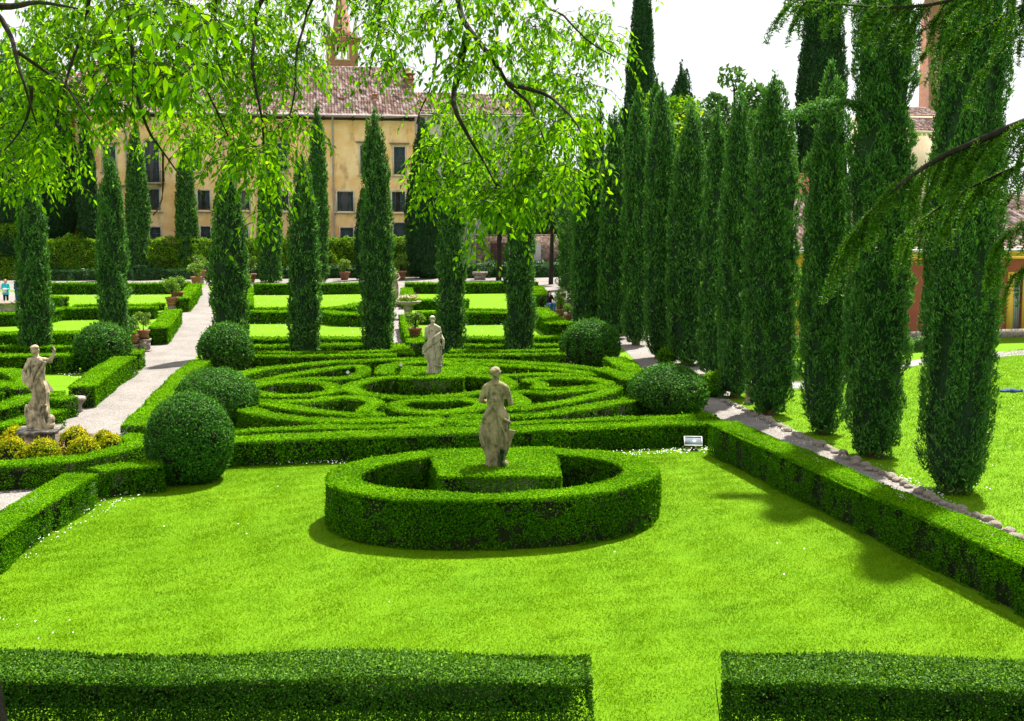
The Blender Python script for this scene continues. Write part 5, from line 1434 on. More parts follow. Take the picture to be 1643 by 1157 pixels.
for x in (bx0, bx1):
    rl.box((x, -0.5, z0 + 1.05), (0.04, 0.9, 0.04))
    for k in range(5):
        rl.box((x, -0.15 - k * 0.17, z0 + 0.53), (0.022, 0.022, 0.98))
rl.build('railing', M['metal'], balc)

# orange house at the left
o_h = empty('orange_house', HA + AX * 1.5, 'bright orange house wall at the left of the yellow house', 'house', rz=AXROT)
ox = FP(124, 300, 1.5)[0]; m = MB(); zt = FP(100, 160, 1.5)[1]
a, z1 = FP(108, 250, 1.5); b, z0 = FP(118, 296, 1.5); wall_holes(m, ox - 18, ox + 0.05, 0, zt, [(a, b, z0, z1)])
m.add([(ox - 18, 0, 0), (ox - 18, 8, 0), (ox - 18, 8, zt), (ox - 18, 0, zt)], [(1, 0, 3, 2)]); m.build('wall', M['orange'], o_h)
m = MB(); m.box(((a + b) / 2, 0.14, (z0 + z1) / 2), (b - a, 0.05, z1 - z0)); w_o = m.build('window', M['glass'], o_h); m = MB(); m.box(((a + b) / 2, -0.05, z0 - 0.08), (b - a + 0.3, 0.12, 0.12)); m.build('sill', M['sill'], w_o)
m = MB(); tiled(m, ox - 18.5, ox + 0.1, -0.6, zt, 7, zt + 3.4, rows=16); m.build('roof', M['tile'], o_h)

# the grey house to the right
g_h = empty('grey_house', HA + AX * 4, 'lower grey plastered house right of the yellow one, behind leaves', 'house', rz=AXROT)
m = MB(); x0 = FP(668, 200, 4)[0]; x1 = FP(860, 200, 4)[0]; zt = FP(700, 184, 4)[1]
hs = []
for p0, p1, q0, q1 in ((668, 681, 188, 222), (708, 718, 192, 222), (758, 766, 195, 235)):
    a, z1 = FP(p0 + 1, q0, 4); b, z0 = FP(p1, q1, 4); hs.append((a, b, z0, z1))
wall_holes(m, x0 - 3.0, x1, 0, zt, hs); m.add([(x1, 0, 0), (x1, 9, 0), (x1, 9, zt), (x1, 0, zt)], [(0, 1, 2, 3)]); m.build('wall', M['greyp'], g_h)
for a, b, z0, z1 in hs:
    f = MB(); f.box(((a + b) / 2, -0.03, z1 + 0.1), (b - a + 0.3, 0.07, 0.16)); f.box(((a + b) / 2, -0.06, z0 - 0.1), (b - a + 0.4, 0.16, 0.12)); wn = f.build('window', M['sill'], g_h)
    m = MB(); shutter_leaf(m, a + 0.02, (a + b) / 2, z0, z1, 0.1); shutter_leaf(m, (a + b) / 2 + 0.01, b - 0.02, z0, z1, 0.1); m.build('shutter', M['shutter'], wn)
m = MB(); tiled(m, x0 - 3.0, x1 + 0.3, -0.7, zt, 6, FP(720, 150, 10)[1], rows=16); m.build('roof', M['tile'], g_h)

# garden wall with climbers, gate, railing
rb = HA - AX * 7
m = MB(); m.box((9.5, 0, 1.95), (19, 0.5, 3.9)); m.box((9.5, 0, 3.96), (19.4, 0.7, 0.14))
WG = empty('rubble_wall', rb + TX * 7, 'old rubble stone garden wall behind the ivy, right of the house', 'wall', rz=AXROT)
m.build('masonry', noisy('rubble', [(0.25, (0.10, 0.055, 0.04)), (0.5, (0.26, 0.17, 0.13)), (0.7, (0.46, 0.38, 0.34))], 3.2, 6, 0.95, 1.0, 0.08), WG)
m = MB(); m.box((2.2, -0.29, 1.6), (1.6, 0.06, 3.2)); m.box((2.2, -0.33, 1.6), (0.06, 0.03, 3.1)); m.build('door', M['eave'], WG)
m = MB(); m.box((4.8, -0.28, 1.6), (3.2, 0.05, 3.2)); m.build('plaster_patch', M['greyp'], WG)
fb0 = HA - AX * 6.0
fe = empty('iron_railing', fb0, 'dark iron garden railing overgrown with climbers before the yellow house', 'railing', rz=AXROT)
m = MB(); fx0, fx1 = -42.0, 4.0
m.box(((fx0 + fx1) / 2, 0, 0.4), (fx1 - fx0, 0.4, 0.8)); m.build('low_wall', M['stone_d'], fe)
m = MB()
for zz in (1.1, 2.5):
    m.box(((fx0 + fx1) / 2, 0, zz), (fx1 - fx0, 0.05, 0.06))
for k in range(300):
    m.box((fx0 + (fx1 - fx0) * (k + 0.5) / 300, 0, 1.85), (0.03, 0.03, 2.1))
m.build('bars', M['metal'], fe)


def world_line(A, u0, u1, n=12, w_=0.0):
    return [A + TX * u + AX * w_ * math.sin(u * 0.9) for u in np.linspace(u0, u1, n)]


hedge('bright climbing vine covering the railing in front of the yellow house', world_line(HA - AX * 6.6, -33, 3.6, 16, 0.3), 1.3, 3.7, leaf='vine', world=True, cat='climber', name='climbing_vine', amp=0.42, cover=1.0)
hedge('pale climber hanging over the wall at the foot of the orange house', world_line(HA - AX * 5.8, -40, -33.5, 6, 0.3), 1.3, 5.2, leaf='vine', world=True, cat='climber', name='climbing_vine', amp=0.4)
hedge('dark ivy bank along the far gravel, left part behind the pots', world_line(HA - AX * 8.6, -34, -1, 14, 0.4), 1.4, 1.0, leaf='ivy', world=True, cat='ground cover', name='ivy_bank', amp=0.3)
hedge('dark ivy bank along the far gravel below the rubble wall', world_line(HA - AX * 9.2, 2.5, 24, 12, 0.5), 3.0, 1.25, leaf='ivy', world=True, cat='ground cover', name='ivy_bank', amp=0.3)
hedge('shaded shrub row behind the ivy bank below the rubble wall', world_line(HA - AX * 8.0, 15, 26, 8, 0.5), 2.0, 2.2, leaf='ivy', world=True, cat='shrub', name='shrub_row', amp=0.35)
hedge('dark thick shrubbery at the far left border below the conifers', world_line(P(20, 448) + AX * 3, -6, 9, 8, 0.5), 3.0, 2.6, leaf='ivy', world=True, cat='shrub', name='shrub_row', amp=0.45)
hedge('dark high greenery closing the view behind the rubble wall', world_line(HA - AX * 2, 9, 44, 10, 1.0), 3.0, 8.0, leaf='ivy', world=True, cat='tree belt', name='tree_belt', amp=0.7)
hedge('tall green tree belt behind the right cypress row', [P(965, 480), P(1010, 500) + AX * 4, P(1080, 520) + AX * 8, P(1190, 560) + AX * 12], 3.5, 8.5, leaf='broad', world=True, cat='tree belt', name='tree_belt', amp=0.7)

# ------------------------------------------------------------------ towers
def brick_mat(name, a, b2, mo):
    m, nt, b = mat(name)
    co = N(nt, 'ShaderNodeTexCoord').outputs['Object']
    sx = N(nt, 'ShaderNodeSeparateXYZ'); nt.links.new(co, sx.inputs[0])
    ad = N(nt, 'ShaderNodeMath', operation='ADD'); nt.links.new(sx.outputs[0], ad.inputs[0]); nt.links.new(sx.outputs[1], ad.inputs[1])
    cb = N(nt, 'ShaderNodeCombineXYZ'); nt.links.new(ad.outputs[0], cb.inputs[0]); nt.links.new(sx.outputs[2], cb.inputs[1])
    br_ = N(nt, 'ShaderNodeTexBrick'); br_.inputs['Scale'].default_value = 1.6
    br_.inputs['Color1'].default_value = (*a, 1); br_.inputs['Color2'].default_value = (*b2, 1); br_.inputs['Mortar'].default_value = (*mo, 1)
    nt.links.new(cb.outputs[0], br_.inputs['Vector'])
    c = mix(nt, 1.0, br_.outputs['Color'], ramp(nt, noise(nt, 0.4, 6, 0.7), [(0.3, (0.75, 0.75, 0.75)), (0.7, (1.15, 1.12, 1.1))]), 'MULTIPLY')
    nt.links.new(c, b.inputs['Base Color']); b.inputs['Roughness'].default_value = 0.95
    return m


M['brick'] = brick_mat('tower_brick', (0.24, 0.095, 0.07), (0.32, 0.14, 0.10), (0.28, 0.20, 0.17))
TY = 170.0; sT = F / TY
tb = D(553, 400, TY); tb[2] = 0
tw = empty('bell_tower', tb, 'brick bell tower with pinnacles and spire behind the yellow house roof', 'tower', rz=AXROT)
hw_ = 24 / sT
zc = D(553, 66, TY)[2]; zt_ = D(553, 76, TY)[2]; zo = D(553, 98, TY)[2]
m = MB(); ow = hw_ * 0.36
for rz_ in range(4):       # four faces, each with a twin belfry opening
    t_ = MB(); wall_holes(t_, -hw_, hw_, 0, zc, [(-ow, -0.12, zo, zt_ - 0.3), (0.12, ow, zo, zt_ - 0.3)], y=-hw_, dep=0.5)
    v = np.concatenate(t_.v); cr, sr = [(1, 0), (0, 1), (-1, 0), (0, -1)][rz_]
    v = np.stack([v[:, 0] * cr - v[:, 1] * sr, v[:, 0] * sr + v[:, 1] * cr, v[:, 2]], 1)
    m.add(v, np.concatenate(t_.q))
m.build('shaft', M['brick'], tw)
for rz_ in range(4):
    cr, sr = [(1, 0), (0, 1), (-1, 0), (0, -1)][rz_]
    f = MB()
    for x, w_2 in ((-ow - 0.1, 0.2), (0, 0.24), (ow + 0.1, 0.2)):
        f.box((x, -hw_ - 0.03, (zo + zt_) / 2), (w_2, 0.08, zt_ - zo))
    th = np.linspace(0, math.pi, 9)
    for s_ in (-1, 1):
        cxx = s_ * (ow + 0.12) / 2; rr_ = (ow - 0.12) / 2 + 0.08
        f.tube([(cxx + rr_ * math.cos(t), -hw_ - 0.03, zt_ - 0.3 + rr_ * 1.3 * math.sin(t)) for t in th], 0.09, 5)
    f.box((0, -hw_ - 0.05, zo - 0.1), (ow * 2 + 0.6, 0.16, 0.2))
    v = np.concatenate(f.v); f.v = [np.stack([v[:, 0] * cr - v[:, 1] * sr, v[:, 0] * sr + v[:, 1] * cr, v[:, 2]], 1)]
    f.build('belfry_window', M['sill'], tw)
m = MB()
for k, (e, dz) in enumerate(((0.12, -0.5), (0.28, -0.2), (0.5, 0.1))):
    m.box((0, 0, zc + dz), ((hw_ + e) * 2, (hw_ + e) * 2, 0.28))
for k in range(14):
    for s_ in (-1, 1):
        m.box((-hw_ + hw_ * 2 * (k + 0.5) / 14, s_ * (hw_ + 0.2), zc - 0.36), (0.16, 0.2, 0.2))
m.build('cornice', M['brick'], tw)
zs_ = D(553, 58, TY)[2]
m = MB(); m.lathe([(hw_ * 0.72, zc + 0.2), (hw_ * 0.72, zs_ + 0.6), (hw_ * 0.60, zs_ + 0.7), (0.0, D(553, -60, TY)[2])], n=8); m.build('spire', M['brick'], tw)
for sx_ in (-1, 1):
    for sy_ in (-1, 1):
        m = MB(); m.box((sx_ * hw_ * 0.88, sy_ * hw_ * 0.88, zc + 0.8), (0.55, 0.55, 1.4)); m.lathe([(0.42, zc + 1.5), (0.0, zc + 3.7)], (sx_ * hw_ * 0.88, sy_ * hw_ * 0.88, 0), 8); m.build('pinnacle', M['greyp'], tw)
TY2 = 210.0; s2 = F / TY2
t2 = D(1489, 400, TY2); t2[2] = 0
tw2 = empty('brick_tower', t2, 'tall slim brick tower behind the right cypresses', 'tower', rz=AXROT)
h2 = 15.5 / s2; ztop = D(1489, 10, TY2)[2]
m = MB(); hl = []
for yy, hh in ((132, 8), (108, 7), (70, 9)):
    zz = D(1489, yy, TY2)[2]; hl.append((-0.3, 0.3, zz - hh / s2 / 2, zz + hh / s2 / 2))
wall_holes(m, -h2, h2, 0, ztop, hl, y=-h2, dep=0.5)
m.add([(-h2, -h2, 0), (-h2, h2, 0), (-h2, h2, ztop), (-h2, -h2, ztop), (h2, -h2, 0), (h2, h2, 0), (h2, h2, ztop), (h2, -h2, ztop)], [(1, 0, 3, 2), (4, 5, 6, 7), (3, 7, 6, 2), (5, 1, 2, 6)])
m.build('shaft', M['brick'], tw2)
m = MB()
for yy in (118, 84):
    m.box((0, 0, D(1489, yy, TY2)[2]), (h2 * 2 + 0.35, h2 * 2 + 0.35, 0.25))
m.build('string_course', M['sill'], tw2)
for x0, x1, z0, z1 in hl:
    f = MB(); f.tube([(x0 - 0.12, -h2 - 0.02, z0), (x0 - 0.12, -h2 - 0.02, z1 - 0.2), (0, -h2 - 0.02, z1 + 0.25), (x1 + 0.12, -h2 - 0.02, z1 - 0.2), (x1 + 0.12, -h2 - 0.02, z0)], 0.12, 5); wn = f.build('window', M['sill'], tw2)
    f = MB(); f.add([(x0, -h2 + 0.45, z0), (x1, -h2 + 0.45, z0), (x1, -h2 + 0.45, z1), (x0, -h2 + 0.45, z1)], [(0, 1, 2, 3)]); f.build('pane', M['glass'], wn)
m = MB(); m.box((0, 0, ztop + 0.2), (h2 * 2 + 0.7, h2 * 2 + 0.7, 0.4)); m.lathe([(h2 * 1.3, ztop + 0.4), (h2 * 0.9, ztop + 3.5), (0, ztop + 6)], n=8); m.build('cap', M['brick'], tw2)
# church roofs under it
ch_ = empty('distant_house', (D(1500, 400, 150)[0], 150, 0), 'distant pale house with stepped tiled roofs below the slim brick tower', 'house', rz=AXROT)
m = MB(); z1 = D(1500, 210, 150)[2]; z2 = D(1500, 165, 150)[2]
m.box((0, 3, z1 / 2), (15, 6, z1)); m.box((-1.0, 9.2, z2 / 2 - 0.4), (11, 6, z2 - 1.0)); m.build('wall', plaster('pale_plaster', (0.56, 0.42, 0.28), (0.66, 0.54, 0.4), (0.5, 0.36, 0.26)), ch_)
m = MB(); tiled(m, -7.8, 7.8, -0.6, z1, 6.0, D(1500, 190, 156)[2], rows=12); tiled(m, -6.8, 4.8, 5.6, z2 - 1.2, 12.0, z2 + 0.6, rows=12); m.build('roof', M['tile'], ch_)
m = MB(); m.box((0, -0.3, z1 - 0.25), (15.4, 0.6, 0.3))
for k in range(24):
    m.box((-7.4 + k * 0.64, -0.35, z1 - 0.55), (0.22, 0.5, 0.3))
m.build('cornice', M['sill'], ch_)

# ------------------------------------------------------------------ the red garden building at the right
RA, RB = P(1240, 552), P(1820, 536)
rt = RB - RA; rlen = float(np.linalg.norm(rt)); rt = rt / rlen; rax = np.array((-rt[1], rt[0], 0))
RP = lambda px, py, off=0.0: FP(px, py, off, RA, rax, rt)
rh = empty('red_building', RA, 'low red garden building with yellow trim and pale tiled roof at the right', 'building', rz=math.atan2(rt[1], rt[0]))
zE = RP(1480, 403)[1]
hs = []
for p0, p1, q0, q1 in ((1283, 1293, 428, 548), (1626, 1637, 446, 543), (1380, 1402, 440, 545), (1720, 1740, 446, 540)):
    a, z1 = RP(p0, q0); b, z0 = RP(p1, q1); hs.append((a, b, max(0.3, z0), z1))
m = MB(); wall_holes(m, 0, rlen, 0, zE, hs); m.add([(0, 0, 0), (0, 7, 0), (0, 7, zE), (0, 0, zE), (rlen, 0, 0), (rlen, 7, 0), (rlen, 7, zE), (rlen, 0, zE)], [(1, 0, 3, 2), (4, 5, 6, 7)]); m.build('wall', M['redp'], rh)
m = MB(); m.box((rlen / 2, -0.12, zE - 0.13), (rlen, 0.24, 0.24)); m.box((rlen / 2, -0.06, zE - 0.33), (rlen, 0.12, 0.12)); m.build('cornice', M['trimy'], rh)
m = MB(); m.box((rlen / 2, -0.04, 0.2), (rlen, 0.08, 0.4)); m.build('plinth', M['stone_d'], rh)
zR = D(1290, 312, 55)[2]
m = MB(); tiled(m, -0.5, rlen + 0.5, -0.5, zE, 6.5, zR, rows=18, pitch=0.28); m.build('roof', M['tile'], rh)
m = MB(); m.tube([(-0.5, -0.58, zE + 0.02), (rlen + 0.5, -0.58, zE + 0.02)], 0.08, 8); m.build('gutter', M['pipe'], rh)
for a, b, z0, z1 in hs:
    f = MB()
    for x in (a - 0.16, b + 0.16):
        f.box((x, -0.035, (z0 + z1) / 2 + 0.14), (0.32, 0.07, z1 - z0 + 0.28))
    f.box(((a + b) / 2, -0.035, z1 + 0.14), (b - a, 0.07, 0.28)); dr = f.build('door_frame', M['trimy'], rh)
    f = MB(); f.box(((a + b) / 2, 0.16, (z0 + z1) / 2), (b - a, 0.05, z1 - z0))
    for k in range(4):
        f.box((a + (b - a) * (k + 0.5) / 4, 0.12, (z0 + z1) / 2), ((b - a) / 4 - 0.06, 0.04, z1 - z0 - 0.1))
    f.build('door', noisy('grey_door', [(0.3, (0.26, 0.29, 0.31)), (0.7, (0.36, 0.39, 0.41))], 4, 3, 0.6, 0), dr)
m = MB(); u0, z0 = RP(1283, 322, 6.4); u1, z1 = RP(1300, 282, 6.4); m.box(((u0 + u1) / 2, 6.7, z1 / 2), (u1 - u0 + 1.6, 0.5, z1)); m.box(((u0 + u1) / 2, 6.7, z1 + 0.05), (u1 - u0 + 1.8, 0.7, 0.14)); m.build('gable_wall', M['redp'], rh)
b0 = P(1473, 562); hedge('small green plant bed before the red wall between two right cypresses', [P(1440, 566, 0), P(1500, 560, 0)], 0.7, 0.5, leaf='broad', world=True, cat='shrub', name='bedding_shrub', amp=0.12)
m = MB(); fo2 = P(1297, 600); fo2[2] = 0
yb = empty('yellow_leaved_shrub', fo2, 'tall bright yellow leaved shrub between the two cypresses near the red wall', 'shrub')
for k in range(16):
    blob_cloud(m, (RNG.normal() * 0.25, RNG.normal() * 0.25, 0.5 + k * 0.21), (0.45, 0.45, 0.4), 240, 0.13, 0.1, hollow=0.2)
m.build('foliage', M['vine'], yb); m = MB(); m.tube([(0, 0, 0), (0.05, 0, 1.5), (0, 0.05, 3.2)], [0.06, 0.05, 0.02], 6); m.build('stem', M['bark'], yb)
# ------------------------------------------------------------------ the nettle tree that hangs in from above
tb = np.array((-4.60, 9.2, 0.0))
nt_ = empty('nettle_tree', tb, 'big leafy tree whose hanging branches fill the top left of the photo', 'tree')
m = MB(); m.tube(smooth_path([(0, 0, -0.1), (-0.03, 0, 0.5), (-0.12, 0, 1.2), (-0.3, 0.1, 3), (-0.2, 0.2, 5.5), (0.1, 0.4, 8.0), (0.3, 0.5, 10.5), (0.5, 0.5, 13)], False, 0.3), np.linspace(0.27, 0.06, len(smooth_path([(0, 0, -0.1), (-0.03, 0, 0.5), (-0.12, 0, 1.2), (-0.3, 0.1, 3), (-0.2, 0.2, 5.5), (0.1, 0.4, 8.0), (0.3, 0.5, 10.5), (0.5, 0.5, 13)], False, 0.3))), 12)
m.build('trunk', M['bark'], nt_)
fork = tb + np.array((0.1, 0.4, 8.2))
LIMB = [  # (points of the photograph, distance, thickness): boughs come over the top edge and hang down
    ([(205, -90), (208, 10), (216, 110), (236, 200), (262, 245), (292, 292)], 10.6, 0.05), ([(245, -70), (300, 50), (322, 120), (352, 180), (372, 230)], 11.2, 0.035), ([(420, -80), (408, 20), (404, 110), (414, 185), (424, 260), (432, 330)], 10.9, 0.04),
    ([(-60, -80), (2, 30), (25, 85), (48, 140), (58, 200)], 9.4, 0.05), ([(25, 85), (80, 125), (115, 150), (150, 190)], 9.6, 0.02), ([(-70, 4), (0, 8), (60, 8), (122, 13)], 8.6, 0.04), ([(48, 140), (40, 190), (10, 240)], 9.5, 0.02),
    ([(720, -120), (737, 0), (752, 55), (790, 105), (812, 140), (845, 165), (868, 215), (880, 255)], 10.4, 0.07), ([(752, 55), (740, 110), (728, 165), (745, 205), (775, 250), (800, 295)], 10.6, 0.045), ([(850, -100), (866, 0), (905, 30), (940, 62), (985, 90)], 11.2, 0.045),
    ([(690, -60), (692, 30), (700, 80), (690, 140), (668, 200)], 11.4, 0.03), ([(600, -80), (608, 20), (600, 70), (590, 120)], 11.8, 0.03), ([(812, 140), (870, 150), (915, 180), (935, 215)], 10.4, 0.028), ([(262, 245), (256, 320), (250, 345)], 10.5, 0.012),
    ([(130, -70), (138, 20), (120, 90), (100, 160), (88, 240)], 10.2, 0.035), ([(330, -70), (345, 30), (350, 90), (368, 140)], 10.4, 0.03), ([(500, -80), (490, 20), (478, 80), (470, 150), (452, 215)], 11.0, 0.03), ([(800, 295), (792, 345), (785, 390)], 10.5, 0.016)]
lw = []
for pts, Y, th in LIMB:
    w3 = np.array([D(x, y, Y - 0.7 + 0.25 * math.sin(k * 1.7)) for k, (x, y) in enumerate(pts)])
    if pts[0][1] < -40:
        w3 = np.concatenate([[fork + np.array((0, 0, RNG.uniform(0, 2)))], [(fork + w3[0]) / 2 + np.array((0, 0, 1.3))], w3])
    sp_ = smooth_path(w3, False, 0.12) + RNG.normal(size=3) * 0.0
    sp_ = sp_ + np.stack([wob(sp_, 7, 3), wob(sp_, 7, 4), wob(sp_, 7, 5)], 1) * 0.02
    lw.append(sp_)
    m = MB(); m.tube(sp_, np.linspace(th * (1.15 if pts[0][1] < -40 else 0.85), 0.006, len(sp_)), 7); m.build('limb', M['bark'], nt_, loc=-tb)
BLOBS = [(28, 70, 75, 85, 1), (60, 190, 72, 75, 1), (28, 275, 48, 55, 1), (110, 120, 70, 80, 1), (88, 285, 36, 42, .9), (200, 60, 95, 65, 1), (210, 150, 66, 62, .9), (180, 205, 40, 34, .7), (285, 95, 84, 84, 1), (300, 205, 62, 52, .9), (270, 240, 34, 30, .7),
         (345, 60, 80, 64, 1), (395, 130, 62, 90, 1), (352, 235, 44, 48, .8), (412, 255, 50, 60, 1), (428, 340, 24, 50, 1), (458, 195, 40, 84, 1), (482, 80, 38, 72, 1), (455, 20, 60, 40, 1), (560, 30, 34, 46, .2), (615, 90, 46, 48, .9), (600, 18, 76, 34, 1), (655, 45, 52, 48, .9),
         (725, 20, 54, 48, .8), (735, 115, 48, 56, .8), (770, 200, 64, 60, 1), (820, 50, 84, 64, .85), (880, 110, 74, 62, .9), (955, 78, 46, 50, 1), (985, 105, 18, 30, .7), (870, 200, 74, 70, 1), (735, 265, 58, 60, .9), (800, 290, 62, 56, 1.1), (862, 285, 52, 48, 1), (905, 250, 42, 64, 1),
         (720, 335, 44, 44, 1), (782, 372, 42, 48, 1), (930, 160, 30, 52, .9), (825, 335, 36, 46, 1), (690, 165, 28, 40, .6), (520, 8, 40, 16, .8), (1000, 4, 26, 8, .6), (150, 20, 60, 50, 1), (690, 300, 24, 40, .8), (895, 305, 36, 26, .9)]
fol, tw_ = MB(), MB()


def hanging(c, L_, nl, ll):
    """a twig that hangs over and carries alternate leaves"""
    d = RNG.normal(size=3); d[2] = abs(d[2]) * 0.2; d /= np.linalg.norm(d)
    p, pts = np.array(c, float), []
    for k in range(7):
        pts.append(p.copy()); d = d + np.array((0, 0, -0.34)); d /= np.linalg.norm(d); p = p + d * L_ / 6
    pts = np.array(pts)
    tw_.tube(pts, np.linspace(0.0042, 0.0015, 7), 3, cap=False)
    t = (np.arange(nl) + 0.6) / nl * 5.99
    i = t.astype(int); fr = (t - i)[:, None]
    q = pts[i] * (1 - fr) + pts[i + 1] * fr
    dr = pts[i + 1] - pts[i]; dr /= np.linalg.norm(dr, axis=1)[:, None]
    sd = np.cross(dr, RNG.normal(size=3)); sd /= np.linalg.norm(sd, axis=1)[:, None] + 1e-9
    sd *= np.where(np.arange(nl) % 2, 1, -1)[:, None]
    ld = dr * 0.45 + sd * 0.75 + np.array((0, 0, -0.65)) + RNG.normal(size=(nl, 3)) * 0.22
    ld /= np.linalg.norm(ld, axis=1)[:, None]
    s = np.cross(ld, RNG.normal(size=(nl, 3)) * 0.45 + np.array((0.2, 0.3, 1))); s /= np.linalg.norm(s, axis=1)[:, None] + 1e-9
    n = np.cross(s, ld)
    l = (ll * RNG.uniform(0.65, 1.25, nl))[:, None]
    a0 = q + sd * 0.008
    w1 = s * l * 0.22
    v = np.stack([a0, a0 + ld * l * 0.3 + w1 + n * l * 0.04, a0 + ld * l * 0.62 + w1 * 0.8, a0 + ld * l - n * l * 0.08, a0 + ld * l * 0.62 - w1 * 0.8, a0 + ld * l * 0.3 - w1 + n * l * 0.04], 1).reshape(-1, 3)
    b = (np.arange(nl) * 6)[:, None]
    fol.add(v, np.concatenate([b + np.array([[0, 1, 2, 3]]), b + np.array([[0, 3, 4, 5]])]), a=np.repeat(RNG.beta(2, 2, nl), 6))


for bx, by, rx, ry, dn in BLOBS:
    Y0 = 10.8 + 1.2 * math.sin(bx * 0.013 + by * 0.02)
    sc = F / Y0
    cnt = int(dn * math.pi * rx * ry * 2.65 / 40 / 9)
    sub = [(RNG.random() * 6.28, math.sqrt(RNG.random()), RNG.normal() * 0.45) for _ in range(max(3, int(rx * ry / 420)))]
    for k in range(cnt):
        a, r_, dY = sub[k % len(sub)] if RNG.random() < 0.75 else (RNG.random() * 6.28, math.sqrt(RNG.random()), RNG.normal() * 0.45)
        Y = Y0 + dY + RNG.normal() * 0.12
        hanging(D(bx + rx * r_ * math.cos(a) + RNG.normal() * 9, by + ry * r_ * math.sin(a) - 26 + RNG.normal() * 9, Y), RNG.uniform(0.22, 0.5), int(RNG.integers(8, 13)), 0.067)
for bx, by, rx, ry in ((285, 120, 34, 45), (210, 110, 36, 30), (330, 40, 30, 30), (240, 60, 40, 40), (190, 150, 14, 14)):     # a few boughs hang closer
    for k in range(int(rx * ry / 110)):
        a = RNG.random() * 6.28; r_ = math.sqrt(RNG.random())
        hanging(D(bx + rx * r_ * math.cos(a), by + ry * r_ * math.sin(a) - 22, 6.6 + RNG.normal() * 0.2), 0.3, 6, 0.092)
# the crown goes on above the picture and to the left
for k in range(900):
    c = np.array((RNG.uniform(-7, 2.5), RNG.uniform(6.5, 12.5), RNG.uniform(8.6, 11.5)))
    hanging(c, RNG.uniform(0.3, 0.6), 10, 0.10)
crown = fol.build('crown', M['nettle'], nt_, loc=-tb)
tw_.build('twigs', M['bark'], crown)

# ------------------------------------------------------------------ the cedar at the right
cb_ = np.array((7.2, 8.6, 0.0))
ce = empty('cedar_tree', cb_, 'cedar reaching in from the right edge with drooping needle covered branches', 'tree')
m = MB(); m.tube([(0, 0, -0.1), (0.05, 0, 3), (0, 0.05, 6), (0, 0, 12)], [0.5, 0.42, 0.34, 0.1], 12); m.build('trunk', M['bark'], ce)
ned, ctw = MB(), MB()


def needles(pts, ln=0.027, per=8):
    k = len(pts)
    d = RNG.normal(size=(k, per, 3)); d[..., 2] += 0.35; d /= np.linalg.norm(d, axis=-1)[..., None]
    s = np.cross(d, RNG.normal(size=(k, per, 3))); s /= np.linalg.norm(s, axis=-1)[..., None] + 1e-9
    l = ln * RNG.uniform(0.7, 1.2, (k, per, 1))
    b = pts[:, None] + d * 0.003
    v = np.stack([b - s * 0.0033, b + s * 0.0033, b + d * l + s * 0.002, b + d * l - s * 0.002], 2).reshape(-1, 3)
    ned.add(v, np.arange(k * per * 4).reshape(-1, 4), a=np.repeat(np.clip(RNG.beta(2, 2, k * per), 0, 1), 4))


def twig(p, d, L_, droop, th=0.003):
    n = max(5, int(L_ / 0.018)); pts = []
    p = np.array(p, float); d = np.array(d, float); d /= np.linalg.norm(d)
    for k in range(n):
        pts.append(p.copy()); d = d + np.array((0, 0, -droop / n)) + RNG.normal(size=3) * 0.05; d /= np.linalg.norm(d); p = p + d * L_ / n
    pts = np.array(pts)
    q = pts[::2] if n > 8 else pts
    ctw.tube(q, np.linspace(th, 0.0012, len(q)), 3, cap=False)
    return pts


def spray(p, d, L_):
    """a branchlet that reaches out and sags, with thin needle clad twigs hanging from it"""
    d0 = np.asarray(d, float) / np.linalg.norm(d)
    pts = twig(p, d, L_, 0.75, 0.005)
    needles(pts[len(pts) // 5:])
    for k in range(2, len(pts) - 1, 2):
        if RNG.random() < 0.5: continue
        t = k / len(pts)
        e = np.array((0, 0, -0.62)) + d0 * 0.55 + RNG.normal(size=3) * 0.2
        q = twig(pts[k], e, RNG.uniform(0.08, 0.36) * (1.1 - 0.6 * t), 1.0, 0.002)
        needles(q)


CED = [([(1900, 110), (1760, 160), (1655, 192), (1570, 226), (1500, 258), (1440, 300), (1392, 346), (1345, 412)], 7.4, 0.05, 0.36, 1.0), ([(1900, 190), (1760, 238), (1650, 262), (1560, 300), (1490, 345), (1440, 385)], 7.6, 0.022, 0.34, 1.0),
       ([(1900, 300), (1760, 325), (1665, 345), (1615, 378), (1588, 425)], 7.0, 0.018, 0.26, 1.0), ([(1900, 380), (1760, 395), (1680, 410), (1630, 440)], 7.0, 0.014, 0.2, 1.0),
       ([(1900, -160), (1700, -62), (1590, -20), (1500, 6), (1420, 12), (1340, 6), (1275, 0)], 7.8, 0.03, 0.3, 1.1), ([(1900, -120), (1720, -30), (1620, 20), (1560, 52), (1500, 72)], 7.8, 0.02, 0.28, 1.0), ([(1460, -60), (1400, -20), (1330, -25), (1270, -12), (1255, 20)], 8.0, 0.014, 0.22, .8),
       ([(1900, 20), (1720, 20), (1650, 40), (1600, 90), (1560, 130)], 8.2, 0.015, 0.22, .7)]
